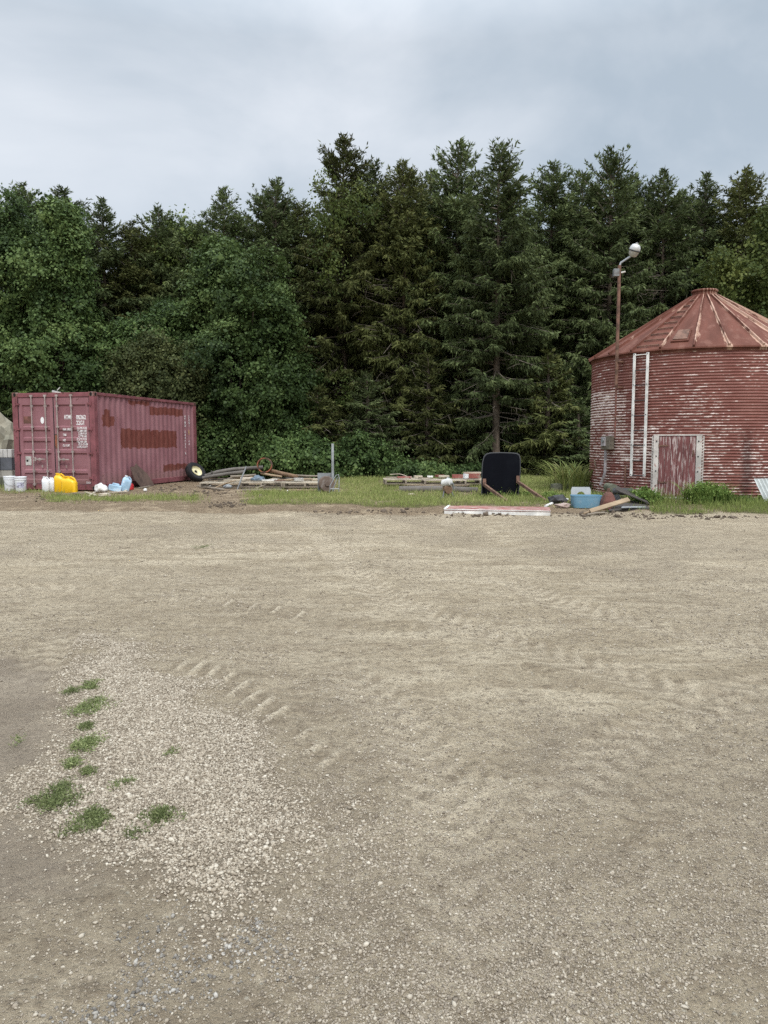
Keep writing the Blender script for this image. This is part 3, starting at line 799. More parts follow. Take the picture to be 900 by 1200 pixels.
def spruce_meshes(seed, H, Rb, h0, dens=1.0, gap=.0, dead=40, bare=0.0):
    """returns (trunk mesh, crown mesh, twig mesh) of a Norway spruce; bare: height under which most limbs are dead"""
    rg = np.random.default_rng(seed)
    tk = MB(); pts = []; bx, by = rg.normal(0, .10, 2)
    for k in range(14):
        t = k / 13
        pts.append((bx * math.sin(t * 3), by * math.sin(t * 2.5), H * .99 * t))
    rr = [.17 * (1 - k / 13) ** .9 + .012 for k in range(14)]; rr[0] *= 1.35
    tk.tube(pts, rr, 9, True)
    me_t = None
    tw = MB(); P, D, S, LN, WD, TI = [], [], [], [], [], []
    z = h0
    def axis(zz):
        t = zz / H
        return np.array([bx * math.sin(t * 3), by * math.sin(t * 2.5), zz])
    while z < H - .05:
        t = (z - h0) / (H - h0)
        R = Rb * (1 - math.exp(-(H - z) * .80 / Rb)) * (1 - .25 * math.exp(-t * 7))
        nb = max(3, int(rg.integers(4, 7)))
        tone = rg.normal(0, .10)
        for k in range(nb):
            az = rg.uniform(0, 2 * math.pi)
            # sides differ: lumps and notches in the outline
            lump = .72 + .55 * float(vnoise(np.array([az * 1.1 + seed]), np.array([z * .55]), seed)[0])
            Lb = max(.16, R * lump * (rg.uniform(.72, 1.12) if t < .75 else rg.uniform(.5, 1.3)))
            if rg.random() < gap or (z < bare and rg.random() < .58):
                continue
            s0 = -.34 + 1.0 * max(0, t - .35) ** 1.2 + 2.2 * max(0, t - .72) + rg.normal(0, .16)
            cu = .22 + rg.normal(0, .06)
            dr = np.array([math.cos(az), math.sin(az), 0.]); sd_ = np.array([-math.sin(az), math.cos(az), 0.])
            o = axis(z)
            def pt(s): return o + dr * Lb * s + np.array([0, 0, 1.]) * Lb * (s0 * s + cu * s * s)
            tw.tube([pt(0), pt(.5), pt(.95)], [.022 * min(1, Lb), .014 * min(1, Lb), .004], 3, False)
            nt = max(5, int(Lb / .044 * dens * (1 - .45 * max(0, t - .7) / .3)))
            s = np.sort(rg.uniform(.12, 1.0, nt)) ** .85
            tang = norm(dr * 1.0 + np.array([0, 0, 1.]) * (s0 + 2 * cu * s)[:, None])
            base = o + dr * (Lb * s)[:, None] + np.array([0, 0, 1.]) * (Lb * (s0 * s + cu * s * s))[:, None]
            sg = np.where(rg.random(nt) < .5, -1.0, 1.0)
            tl = np.minimum(.42, .10 + .42 * Lb * (1.02 - s) ** .8) * rg.uniform(.6, 1.15, nt)
            hang = (rg.random(nt) < .42 * (1 - t))[:, None]
            td = norm(tang * rg.uniform(.35, .9, nt)[:, None] + sd_ * (sg * rg.uniform(.45, 1.0, nt))[:, None]
                      + np.array([0, 0, -1.]) * rg.uniform(.05, .75, nt)[:, None] * (1 - .75 * t)
                      + hang * np.array([0, 0, -1.]) * 1.7)
            steps = np.maximum(1, np.round(tl / .11)).astype(int)
            for q in range(int(steps.max())):
                m = steps > q
                if not m.any(): break
                f = (q / steps[m])
                b2 = base[m] + td[m] * (tl[m] * f)[:, None] + rg.normal(0, .012, (m.sum(), 3))
                for rep in range(2):
                    d2 = norm(td[m] + rg.normal(0, .42, (m.sum(), 3)) + np.array([0, 0, -.42 if t < .75 else .30]))
                    sv = norm(np.cross(d2, norm(rg.normal(0, 1, (m.sum(), 3)))))
                    P.append(b2); D.append(d2); S.append(sv)
                    LN.append(rg.uniform(.13, .25, m.sum())); WD.append(rg.uniform(.036, .066, m.sum()))
                    TI.append(np.clip(.34 + tone + .30 * (s[m] > .8) + rg.normal(0, .17, m.sum()), 0, 1))
        z += rg.uniform(.13, .24) * (1 - .3 * t)
    # the leader and its upturned tips
    for k in range(26):
        zz = H - rg.uniform(0, .9); o = axis(min(zz, H))
        az = rg.uniform(0, 6.28); up = rg.uniform(.7, 1.6)
        d = norm(np.array([[math.cos(az), math.sin(az), up]]))
        ln = .10 + .38 * (H - zz)
        for q in range(4):
            P.append(o[None] + d * ln * q / 4); dd = norm(d + rg.normal(0, .3, (1, 3))); D.append(dd)
            S.append(norm(np.cross(dd, rg.normal(0, 1, (1, 3))))); LN.append(np.array([ln * .6])); WD.append(np.array([.04])); TI.append(np.array([.5]))
    # dead bare limbs under the live crown
    for k in range(dead):
        zz = rg.uniform(.12, .62) * H; az = rg.uniform(0, 6.28); Lb = rg.uniform(.5, 1.0) * Rb * .85
        o = axis(zz); dr = np.array([math.cos(az), math.sin(az), 0.])
        p1 = o + dr * Lb * .5 + np.array([0, 0, Lb * rg.uniform(-.12, .16)]); p2 = o + dr * Lb + np.array([0, 0, Lb * rg.uniform(-.35, .18)])
        tw.tube([o, p1, p2], [.024, .016, .005], 4, False)
        for j in range(4):
            s = rg.uniform(.3, .95); b = o + (p2 - o) * s; e = b + np.array([rg.normal(0, .18), rg.normal(0, .18), -rg.uniform(.08, .4)])
            tw.tube([b, (b + e) / 2 + rg.normal(0, .02, 3), e], [.008, .006, .003], 3, False)
    P = np.concatenate(P); D = np.concatenate(D); S = np.concatenate(S); LN = np.concatenate(LN); WD = np.concatenate(WD); TI = np.concatenate(TI)
    V, F, T = quads_from(P, D, S, LN, WD, TI)
    mc = np_mesh('crown', V, F, {'tint': T})
    return tk, mc, tw

SPR = []
for i, (H, Rb, h0, dens, gap, dead, bare) in enumerate(((13.0, 2.7, 1.0, 1.0, .02, 44, 0.0), (13.0, 2.4, 1.3, 1.0, .06, 60, 2.6), (12.0, 2.8, .7, 1.0, .02, 34, 0.0), (13.0, 2.3, 1.2, .95, .12, 70, 4.0),
                                                     (11.5, 2.5, .5, 1.0, .04, 30, 0.0), (5.0, 1.7, .15, 1.1, .03, 8, 0.0), (13.0, 2.5, 1.6, 1.1, .04, 40, 4.6))):
    tk, mc, tw = spruce_meshes(100 + i, H, Rb, h0, dens, gap, dead, bare)
    a = tk.build('trunk', M['bark'], smooth=True); b = tw.build('limbs', M['dead']); mc.materials.append(M['needle'])
    SPR.append((H, a.data, mc, b.data))
    bpy.data.objects.remove(a); bpy.data.objects.remove(b)
MC_OLIVE = {}
def spruce(k, px, py, Y, label, group=None, wide=1.0, olive=False, rz=None, bottom=None):
    H, mt, mc, ml = SPR[k]
    top = at(px, py, Y)
    z0 = g1(top.x, Y) - .05
    s = (top.z - z0) / H
    o = empty('spruce_tree', (top.x, Y, z0), random.uniform(0, 6.28) if rz is None else rz, label, 'tree', group)
    sw = wide * (.55 + .45 * s)
    for nm, me in (('trunk', mt), ('crown', mc), ('limbs', ml)):
        if nm == 'crown' and olive:
            if k not in MC_OLIVE:
                m2 = mc.copy(); m2.materials.clear(); m2.materials.append(M['needle_olive']); MC_OLIVE[k] = m2
            me = MC_OLIVE[k]
        c = bpy.data.objects.new(nm, me); COL.objects.link(c); c.parent = o
    o.scale = (sw, sw, s)
    return o
GT = 'spruces of the tree line behind the yard'
for a in ((1, 22, 217, 35.0, 'dark spruce tip rising behind the rounded ivy heap over the tan boulder'),
          (0, 75, 221, 34.0, 'dark spruce behind the vine cloaked pointed tree above the container doors'),
          (3, 118, 235, 32.6, 'thin spruce with bare trunk showing above the container roof, left of the ivy curtain'),
          (1, 152, 262, 33.4, 'low dark spruce above the middle of the container roof'),
          (4, 186, 247, 34.0, 'spruce above the rear half of the container roof'),
          (2, 236, 263, 34.5, 'short spruce behind the yellowish round leafy top'),
          (3, 262, 224, 33.0, 'sparse pointed spruce just above the top of the ivy curtain'),
          (0, 322, 211, 33.0, 'bushy topped dark spruce next to the tallest spruce'),
          (1, 350, 240, 34.4, 'slim spruce wedged between the bushy topped and the tallest spruce'),
          (0, 403, 161, 33.0, 'tallest spruce of the tree line, with yellowish vines on its upper crown'),
          (3, 440, 190, 34.0, 'thin spruce close beside the tallest spruce'),
          (1, 468, 191, 32.0, 'grey green spruce with many dead limbs above the second pallet row'),
          (4, 506, 203, 34.2, 'dark spruce in the notch between two broad tall spruces'),
          (2, 540, 167, 32.4, 'broad tall spruce above the black panel, first of a pair of equal tops'),
          (6, 586, 170, 29.7, 'tall spruce with long pale bare trunk above the black panel'),
          (0, 650, 191, 33.0, 'dense spruce left of the yard lamp, in front of a hidden one'),
          (4, 682, 204, 34.4, 'lower spruce tucked behind the yard lamp pole'),
          (2, 712, 178, 31.6, 'darkest dense spruce directly behind the yard lamp head'),
          (1, 747, 210, 34.4, 'narrow spruce just right of the yard lamp head'),
          (3, 776, 202, 32.6, 'thin topped spruce between the yard lamp and the silo cap'),
          (3, 827, 206, 33.2, 'spire shaped spruce with bare trunk straight above the silo cap'),
          (1, 880, 201, 32.0, 'spruce with hanging vines above the silo roof slope, beyond the cap'),
          (0, 938, 196, 33.0, 'spruce cut by the photo edge above the silo')):
    spruce(*a, group=GT, olive=a[1] in (403, 468, 350, 152, 880), wide=1.0)
for a in ((5, 428, 440, 29.6, 'young spruce behind the upright steel post, sweeping to the ground'),
          (5, 500, 418, 30.0, 'young spruce behind the second pallet row'),
          (5, 524, 466, 30.2, 'small spruce left of the black panel at the forest edge'),
          (5, 640, 415, 29.6, 'young spruce between the black panel and the silo'),
          (5, 675, 470, 28.9, 'small spruce beside the silo wall at the forest edge'),
          (5, 372, 455, 29.4, 'small spruce beside the ivy curtain, behind the rusty disc'),
          (5, 160, 400, 30.5, 'young spruce behind the container roof'),
          (5, 40, 420, 30.5, 'young spruce behind the top of the container doors')):
    spruce(*a, group='young spruces at the forest edge', wide=1.12, olive=a[1] in (500, 372, 640))
for i, px in enumerate(range(-20, 960, 34)):
    ps = px + random.uniform(-12, 12)
    sky = 285 if px < 260 else 236
    spruce([1, 0, 4, 2][i % 4], ps, sky + random.uniform(-12, 25), 35.6 + random.uniform(-.6, 1.8), 'dark spruce of the back rows, seen only through gaps between the front trees', 'back row spruces', wide=.95)

# ---- leafy trees, ivy and brush
def leafy(seed, blobs, n_clump, per, leaf, spread, droop=.55, inner=.18):
    """leaf clumps over the surface of several ellipsoids (cx,cy,cz,rx,ry,rz); local coordinates"""
    rg = np.random.default_rng(seed)
    lobes = []
    for b in blobs:
        lobes.append(b)
        for _ in range(7):
            v = norm(rg.normal(0, 1, 3)); f = rg.uniform(.28, .52)
            lobes.append((b[0] + v[0] * b[3] * .86, b[1] + v[1] * b[4] * .86, b[2] + v[2] * b[5] * .86, b[3] * f, b[4] * f, b[5] * f * .8))
    bl = np.array(lobes, float)
    area = (bl[:, 3] * bl[:, 5] + bl[:, 4] * bl[:, 5]) ** 1.0
    pick = rg.choice(len(bl), n_clump, p=area / area.sum())
    B = bl[pick]
    nv = norm(rg.normal(0, 1, (n_clump, 3)))
    lum = .46 + .92 * vnoise(nv[:, 0] * 2.4 + seed + pick * 3.1, nv[:, 2] * 3.4 + nv[:, 1] * 1.7, seed) + rg.normal(0, .07, n_clump)
    inn = rg.random(n_clump) < inner
    lum = np.where(inn, lum * rg.uniform(.45, .85, n_clump), lum)
    C = B[:, :3] + nv * B[:, 3:] * lum[:, None]
    keep = C[:, 2] > .05
    for b in bl:                                              # drop clumps buried deep inside a neighbour
        q = np.sum(((C - b[:3]) / b[3:]) ** 2, 1)
        keep &= q > .20
    C, nv = C[keep], nv[keep]
    m = len(C)
    cs = spread * np.exp(rg.normal(0, .35, m))
    tone = rg.normal(0, .15, m) + .85 * (vnoise(C[:, 0] * 1.1 + seed, C[:, 2] * .9, seed + 5) - .5) + .25 * (vnoise(C[:, 0] * 2.7, C[:, 2] * 2.7, seed + 9) - .5)
    k = np.maximum(6, (per * rg.uniform(.5, 1.4, m))).astype(int)
    idx = np.repeat(np.arange(m), k); n = len(idx)
    off = rg.normal(0, 1, (n, 3)) * np.array([.55, .55, .42]); 
    P = C[idx] + off * cs[idx][:, None]
    P[:, 2] -= droop * .5 * cs[idx] * (off[:, 0] ** 2 + off[:, 1] ** 2)
    N = norm(nv[idx] * .9 + np.array([0, 0, .6]) + rg.normal(0, .55, (n, 3)))
    D = norm(np.cross(N, rg.normal(0, 1, (n, 3))) + np.array([0, 0, -droop]))
    S = norm(np.cross(N, D))
    ln = leaf * np.exp(rg.normal(0, .28, n)); wd = ln * rg.uniform(.6, .95, n)
    ti = np.clip(.42 + tone[idx] + rg.normal(0, .17, n), 0, 1)
    P[:, 2] = np.maximum(P[:, 2], .02)
    V, F, T = quads_from(P, D, S, ln, wd, ti)
    return np_mesh('crown', V, F, {'tint': T})
def leafy_tree(name, px, Y, blobs_px, mat, label, cat, seed, clump=260, per=70, leaf=.13, spread=.34, depth=1.0, droop=.55, group=None, stem=True):
    """blobs_px: (px, py, half width px, half height px) at the tree's own distance"""
    x0 = at(px, 500, Y).x; z0 = g1(x0, Y) - .03
    sc = Y / FPX
    bl = []
    for (bx, by, hw, hh) in blobs_px:
        c = at(bx, by, Y)
        bl.append((c.x - x0, random.uniform(-.3, .3), c.z - z0, hw * sc, max(.4, min(hw * sc * 1.0, 1.9)) * depth, hh * sc))
    o = empty(name, (x0, Y, z0), 0, label, cat, group)
    me = leafy(seed, bl, clump, per, leaf, spread, droop)
    link_mesh('crown', me, mat, o)
    if stem:
        mb = MB()
        for b in bl:
            mb.tube([(random.uniform(-.15, .15), random.uniform(-.1, .1), 0), (b[0] * .5, b[1] * .5, b[2] * .5), (b[0], b[1], b[2] + b[5] * .4)], [.09, .06, .02], 6)
        mb.build('trunk', M['bark'], o, smooth=True)
    return o
leafy_tree('vine_covered_tree', 8, 30.5, [(8, 262, 30, 32), (-6, 330, 42, 60), (0, 420, 40, 70), (30, 350, 22, 40)], M['vine'], 'rounded dark ivy heap over a dead tree above the tan boulders', 'tree', 1, 1100, 85, .10, .27, group='vine covered trees')
leafy_tree('vine_covered_tree', 68, 29.6, [(66, 268, 24, 32), (60, 320, 34, 46), (80, 345, 24, 70), (72, 420, 52, 60), (112, 440, 30, 50)], M['vine'], 'pointed tree smothered in vines above the container doors', 'tree', 2, 1500, 85, .10, .26, group='vine covered trees')
leafy_tree('vine_covered_tree', 276, 29.8, [(262, 322, 30, 38), (245, 360, 30, 60), (300, 370, 42, 60), (285, 440, 66, 70), (255, 500, 42, 70), (330, 470, 34, 80), (320, 530, 60, 45), (230, 420, 28, 46)], M['vine'],
           'wide curtain of ivy hanging to the ground behind the log and culvert pallets', 'tree', 3, 2900, 95, .095, .26, group='vine covered trees')
leafy_tree('deciduous_tree', 216, 35.0, [(214, 285, 32, 30), (200, 320, 36, 40), (235, 330, 26, 40)], M['vine_yellow'], 'yellow green rounded leafy top behind the container roof', 'tree', 4, 420, 75, .13, .36)
leafy_tree('leafy_bush', 196, 28.4, [(212, 440, 26, 34), (180, 425, 30, 30), (200, 480, 34, 60), (160, 450, 30, 40)], M['olive_leaf'], 'olive green brush just above the rear end of the container', 'bush', 5, 900, 70, .085, .24)
leafy_tree('vine_covered_tree', 150, 30.0, [(180, 400, 40, 26), (140, 420, 34, 40), (200, 375, 26, 24)], M['vine'], 'low ivy mound over the middle of the container roof', 'tree', 6, 700, 75, .10, .26, group='vine covered trees')
leafy_tree('leafy_bush', 262, 28.6, [(255, 530, 32, 34), (290, 540, 36, 26)], M['vine'], 'dark leafy bush behind the grey poles and leaning wheel', 'bush', 7, 480, 75, .095, .23, group='bushes at the forest edge')
leafy_tree('leafy_bush', 345, 27.8, [(345, 530, 40, 30), (375, 540, 26, 22)], M['vine'], 'dark leafy bush behind the culvert ring and upright post', 'bush', 8, 480, 75, .095, .23, group='bushes at the forest edge')
leafy_tree('leafy_bush', 420, 28.6, [(418, 535, 30, 24), (450, 543, 26, 16)], M['vine'], 'low leafy bush between the upright post and the second pallets', 'bush', 9, 230, 65, .10, .26, group='bushes at the forest edge')
leafy_tree('climbing_vine', 398, 30.6, [(396, 245, 34, 40), (420, 230, 22, 26), (385, 300, 26, 40), (404, 460, 12, 40)], M['vine_yellow'], 'yellowish vine climbing the tallest spruce', 'vine', 10, 150, 26, .085, .34, stem=False)
leafy_tree('climbing_vine', 868, 29.0, [(862, 330, 34, 26), (885, 370, 34, 40), (840, 310, 16, 22), (905, 300, 20, 60)], M['vine_yellow'], 'bright vine in the trees right above the silo roof slope', 'vine', 11, 240, 48, .11, .34, stem=False)
leafy_tree('leafy_bush', 505, 28.2, [(500, 550, 44, 10), (545, 552, 24, 9), (470, 552, 20, 8)], M['vine'], 'row of low green brush behind the second pallets', 'bush', 12, 190, 60, .09, .20, stem=False, group='bushes at the forest edge')

# ------------------------------------------------------------------ grass on the verge
def grass():
    rg = np.random.default_rng(8)
    n = 620000
    x = rg.uniform(-15, 20, n); y = rg.uniform(14.6, 29, n)
    d = grass_density(x, y)
    keep = rg.random(n) < d * .62
    x, y = x[keep], y[keep]; d = d[keep]; n = len(x)
    z = gz(x, y)
    px, _ = proj(x, y, z)
    tall = .05 + .07 * fbm(x * 2.1, y * 2.1, 5, 3) + .05 * sstep(690, 760, px)
    h = tall * np.exp(rg.normal(0, .35, n)); az = rg.uniform(0, 6.28, n); lean = rg.uniform(.1, .9, n)
    w = rg.uniform(.006, .011, n)
    D = np.stack([np.cos(az) * lean, np.sin(az) * lean, np.ones(n)], 1)
    D = norm(D); S = norm(np.cross(D, np.tile(np.array([0., 1., 0.]), (n, 1)) + rg.normal(0, .7, (n, 3))))
    P = np.stack([x, y, z - .005], 1)
    ti = np.clip(.35 + .28 * (1 - sstep(640, 760, px)) + .5 * (fbm(x * 1.3, y * 1.3, 15, 3) - .5) + rg.normal(0, .16, n), 0, 1)
    V, F, T = quads_from(P, D, S, h, w, ti)
    tag(link_mesh('grass', np_mesh('grass', V, F, {'tint': T}), M['grass']), kind='stuff')
grass()

def blade_clump(seed, n, h, rad, w, arch=.6, lift=0.0):
    rg = np.random.default_rng(seed)
    V, F, T = [], [], []
    for k in range(n):
        a = rg.uniform(0, 6.28); r = rad * math.sqrt(rg.random()) * .6
        b = np.array([math.cos(a) * r, math.sin(a) * r, 0]); az = a + rg.normal(0, .8)
        dr = np.array([math.cos(az), math.sin(az), 0]); sd_ = np.array([-math.sin(az), math.cos(az), 0])
        hh = h * rg.uniform(.55, 1.1); ar = arch * rg.uniform(.4, 1.3) * hh; ww = w * rg.uniform(.7, 1.3); ti = min(1, max(0, rg.normal(.5, .2)))
        i0 = len(V)
        for q, f in enumerate((0, .35, .65, .85, 1)):
            c = b + dr * ar * f ** 2 + np.array([0, 0, hh * (f - .38 * arch * f ** 3)])
            wq = ww * (.6, 1, .9, .6, .06)[q] / 2
            V += [c - sd_ * wq, c + sd_ * wq]; T += [ti, ti]
            if q: F.append((i0 + 2 * q - 2, i0 + 2 * q - 1, i0 + 2 * q + 1, i0 + 2 * q))
    return np_mesh('leaves', np.array(V), np.array(F), {'tint': np.array(T)})
def plant(name, loc, me, mat, label, cat, group=None):
    o = empty(name, loc, 0, label, cat, group)
    link_mesh('leaves', me, mat, o)
    return o
p = gnd(671, 575); plant('tall_grass', (p.x, p.y, p.z), blade_clump(1, 190, 1.08, .95, .036, .8), M['grass'], 'tall arching clump of reed like grass beside the silo wall', 'grass clump')
def weed_bush(px, py, wpx, hpx, label, seed, name='weed_clump', mat='weed', dy=0.0, n=170):
    p = gnd(px, py); s = p.y / FPX
    me = leafy(seed, [(0, 0, hpx * s * .35, wpx * s * .40, .30, hpx * s * .40), (wpx * s * .22, .05, hpx * s * .25, wpx * s * .25, .25, hpx * s * .28)], n, 22, .045, .08, .7)
    o = plant(name, (p.x, p.y + dy, p.z - .02), me, M[mat], label, 'weed', 'weeds growing against the silo')
    link_mesh('blades', blade_clump(seed + 50, int(n * 1.0), hpx * s * 1.05, wpx * s * .75, .016, .7), M[mat], o)
    return o
weed_bush(756, 590, 32, 24, 'bright green weed clump between the dark rolls and the silo door', 21)
weed_bush(827, 590, 56, 32, 'largest green weed clump, covering the foot of the silo door frame', 22, n=300)
weed_bush(862, 589, 40, 12, 'low weed strip along the silo wall between the large clump and the leaning sheet', 23, n=120)
weed_bush(895, 586, 30, 13, 'low weeds behind the leaning corrugated sheet', 26, n=90)
weed_bush(705, 577, 30, 16, 'dark green weeds behind the blue tub at the silo foot', 24, mat='weed_grey', dy=.15, n=130)
weed_bush(648, 585, 24, 12, 'low weeds between the mossy block and the white pole', 25, n=90)
weed_bush(595, 582, 60, 12, 'thin weeds in front of the black panel', 27, n=90)

# small weed mats in the gravel
def weed_mat(px, py, wpx, hpx, label, seed, n=60):
    p = gnd(px, py)
    a = gnd(px, py + hpx / 2); b = gnd(px, py - hpx / 2)
    rx = wpx / 2 * p.y / FPX * 1.05; ry = max(.05, abs(b.y - a.y) / 2)
    rg = np.random.default_rng(seed)
    m = int(n * 1.35)
    nc = max(2, int(n / 12)); ca = rg.uniform(0, 6.28, nc); cr = np.sqrt(rg.random(nc))
    ccx, ccy = np.cos(ca) * cr * rx * .8, np.sin(ca) * cr * ry * .8
    wh = rg.integers(0, nc, m); sg = rg.uniform(.10, .42, nc)[wh]
    cx = ccx[wh] + rg.normal(0, 1, m) * sg * rx; cy = ccy[wh] + rg.normal(0, 1, m) * sg * ry
    ok = (cx / rx) ** 2 + (cy / ry) ** 2 < 1.7
    cx, cy = cx[ok], cy[ok]
    k = 9; idx = np.repeat(np.arange(len(cx)), k); q = len(idx)
    P = np.stack([cx[idx] + rg.normal(0, .013, q), cy[idx] + rg.normal(0, .016, q), np.abs(rg.normal(0, .009, q)) + .003], 1)
    P[:, 2] += gz(P[:, 0] + p.x, P[:, 1] + p.y) - p.z + .010
    D = norm(np.stack([rg.normal(0, 1, q), rg.normal(0, 1, q), rg.uniform(.1, 1.1, q)], 1)); S = norm(np.cross(D, rg.normal(0, 1, (q, 3))))
    V, F, T = quads_from(P, D, S, rg.uniform(.008, .024, q), rg.uniform(.003, .006, q), np.clip(.45 + rg.normal(0, .2, q) + np.repeat(rg.normal(0, .1, len(cx)), k), 0, 1))
    plant('weed_patch', p, np_mesh('leaves', V, F, {'tint': T}), M['weed_grey'], label, 'weed', 'weed patches in the pale gravel')
for i, a in enumerate(((110, 807, 26, 9, 'weed tuft at the far end of the pale gravel strip', 60), (82, 815, 20, 8, 'thin weed tuft on the dirt side of the far gravel strip', 26),
          (105, 830, 50, 20, 'long green weed mat second from the far end of the strip', 130), (102, 857, 16, 9, 'small tuft just above the three cornered weed mat', 40),
          (100, 877, 34, 25, 'three cornered weed mat halfway down the gravel strip', 120), (88, 898, 24, 10, 'small weed tuft below the three cornered mat', 36),
          (100, 911, 18, 11, 'faint weed tuft amid pale stones below the middle mat', 26), (78, 925, 30, 16, 'sparse weed mat at the dirt edge above the low spread one', 40),
          (66, 942, 60, 26, 'low spread weed mat at the dirt edge of the strip', 120), (103, 970, 42, 30, 'dense round weed mat at the near end of the row', 140),
          (190, 962, 38, 14, 'dark weed clump standing alone in the middle of the pale stones', 90), (143, 925, 24, 9, 'faint thin weed tuft inland from the row of mats', 22),
          (203, 887, 12, 6, 'tiny weed sprig farthest from the row of mats', 12), (25, 872, 14, 8, 'brownish weed sprig alone on the bare mauve dirt', 8),
          (155, 980, 24, 10, 'thin weed sprigs between the dense mat and the lone clump', 14), (236, 641, 22, 5, 'small far weed tuft alone in the dusty yard', 30))):
    weed_mat(*a[:5], seed=300 + i, n=a[5])

# ------------------------------------------------------------------ the shipping container
def text_mesh(body, size, align='LEFT', ext=.0015, space=1.0, line=1.0, bold=.0):
    cu = bpy.data.curves.new('lettering', 'FONT')
    cu.body = body; cu.size = size; cu.align_x = align; cu.extrude = ext; cu.space_character = space; cu.space_line = line; cu.offset = bold
    o = bpy.data.objects.new('lettering', cu); COL.objects.link(o)
    dg = bpy.context.evaluated_depsgraph_get()
    me = bpy.data.meshes.new_from_object(o.evaluated_get(dg))
    bpy.data.objects.remove(o); bpy.data.curves.remove(cu)
    me.materials.clear()
    return me
def container():
    t = empty('shipping_container', CONT, -CA, 'faded mauve red shipping container with closed double doors and rust red patches', 'shipping container')
    f = MB()
    pw = .16
    for x in (-CW + pw / 2, -pw / 2):
        for y in (pw / 2 - .03, CL - pw / 2):
            f.box((x, y + .03 if y < 1 else y, CH / 2), (pw - .004, pw - .01, CH - .236))
    f.box((-CW / 2, .06, CH - .07), (CW - 2 * .162, .10, .115)); f.box((-CW / 2, .06, .085), (CW - 2 * .162, .10, .15))
    f.box((-CW / 2, CL - .06, CH - .06), (CW - 2 * .162, .10, .11)); f.box((-CW / 2, CL - .06, .085), (CW - 2 * .162, .10, .15))
    for x in (-CW + .04, -.04):
        f.box((x, CL / 2, CH - .045), (.06, CL - .36, .075)); f.box((x, CL / 2, .085), (.06, CL - .36, .145))
    f.build('frame', M['cont_rail'], t, bevel=.006)
    for x in (-CW + .089, -.089):
        for y in (.081, CL - .081):
            for z in (.059, CH - .059):
                c = MB(); sx = -1 if x < -1 else 1; sy = -1 if y < 1 else 1
                c.box((x, y, z), (.178, .162, .118))
                o = c.build('corner_casting', M['casting'], t, bevel=.012)
                h = MB()
                h.lathe([(.036, 0), (.036, .004)], 12, TR((x, y + sy * .0805, z), (math.pi / 2 * (1 if sy < 0 else -1), 0, 0), (1, 1.35, 1)))
                h.build('hole', M['hole'], o); h = MB()
                h.lathe([(.034, 0), (.034, .004)], 12, TR((x + sx * .0885, y, z), (math.pi / 2, 0, math.pi / 2 * sx), (1, 1.3, 1)))
                h.build('hole', M['hole'], o); h = MB()
    # corrugated walls
    def corr(length, pitch=.272, d=.036):
        P = []; y = 0
        while y < length:
            for (a, o) in ((0, 0), (.072, 0), (.136, -d), (.208, -d)):
                if y + a * pitch / .272 <= length: P.append((y + a * pitch / .272, o))
            y += pitch
        P.append((length, P[-1][1]))
        return P
    for nm, xx, sgn in (('side_panel', -.032, 1), ('side_panel', -CW + .032, -1)):
        pr = corr(CL - .33); V, F = [], []
        nz = 2
        for (y, o) in pr:
            for z in (.155, CH - .08): V.append((xx + o * sgn, y + .165, z))
        for i in range(len(pr) - 1): F.append((2 * i, 2 * i + 2, 2 * i + 3, 2 * i + 1))
        MB().add(V, F).build(nm, M['cont'], t)
    pr = corr(CW - .33); V, F = [], []
    for (x, o) in pr:
        for z in (.155, CH - .115): V.append((-CW + .165 + x, CL - .04 + o, z))
    for i in range(len(pr) - 1): F.append((2 * i, 2 * i + 2, 2 * i + 3, 2 * i + 1))
    MB().add(V, F).build('end_panel', M['cont'], t)
    pr = corr(CL - .2, .21, .02); V, F = [], []
    for (y, o) in pr:
        for x in (-CW + .05, -.05): V.append((x, y + .1, CH - .022 + o))
    for i in range(len(pr) - 1): F.append((2 * i, 2 * i + 2, 2 * i + 3, 2 * i + 1))
    MB().add(V, F).build('roof_panel', M['cont'], t)
    MB().box((-CW / 2, CL / 2, .14), (CW - .1, CL - .12, .02)).build('floor_panel', M['dark_steel'], t)
    # doors: pressed horizontal ridges inside a flat frame
    z_lo, z_hi = .17, CH - .135
    mid = -CW / 2
    ridges = [(1000 - q) / 328 for q in (460, 557, 662, 838)]
    for x0, x1, first in ((-CW + .175, mid - .014, True), (mid + .014, -.175, False)):
        prof = [(z_lo, 0), (z_lo + .10, 0), (z_lo + .125, .032)]
        for zr in sorted(ridges):
            prof += [(zr - .075, .032), (zr - .042, 0), (zr + .030, 0), (zr + .062, .032)]
        prof += [(z_hi - .22, .032), (z_hi - .19, 0), (z_hi, 0)]
        V, F = [], []
        fx = .095
        for (z, o) in prof:
            for (x, k) in ((x0, 0), (x0 + fx, 0), (x0 + fx + .02, 1), (x1 - fx - .02, 1), (x1 - fx, 0), (x1, 0)):
                V.append((x, .028 + o * k, z))
        n = 6
        for i in range(len(prof) - 1):
            for k in range(n - 1): F.append((i * n + k, i * n + k + 1, (i + 1) * n + k + 1, (i + 1) * n + k))
        F2 = len(V)
        d = MB().add(V, F)
        d.box(((x0 + x1) / 2, .075, (z_lo + z_hi) / 2), (x1 - x0, .006, z_hi - z_lo))
        door = d.build('door', M['cont_door'], t)
        g = MB()
        g.box((x0 - .006 if first else x1 + .006, .045, (z_lo + z_hi) / 2), (.010, .05, z_hi - z_lo)); g.box(((x0 + x1) / 2, .045, z_hi + .007), (x1 - x0, .05, .012)); g.box(((x0 + x1) / 2, .045, z_lo - .007), (x1 - x0, .05, .012))
        if first: g.box((mid, .050, (z_lo + z_hi) / 2), (.022, .05, z_hi - z_lo))
        g.build('gasket', M['rubber'], door)
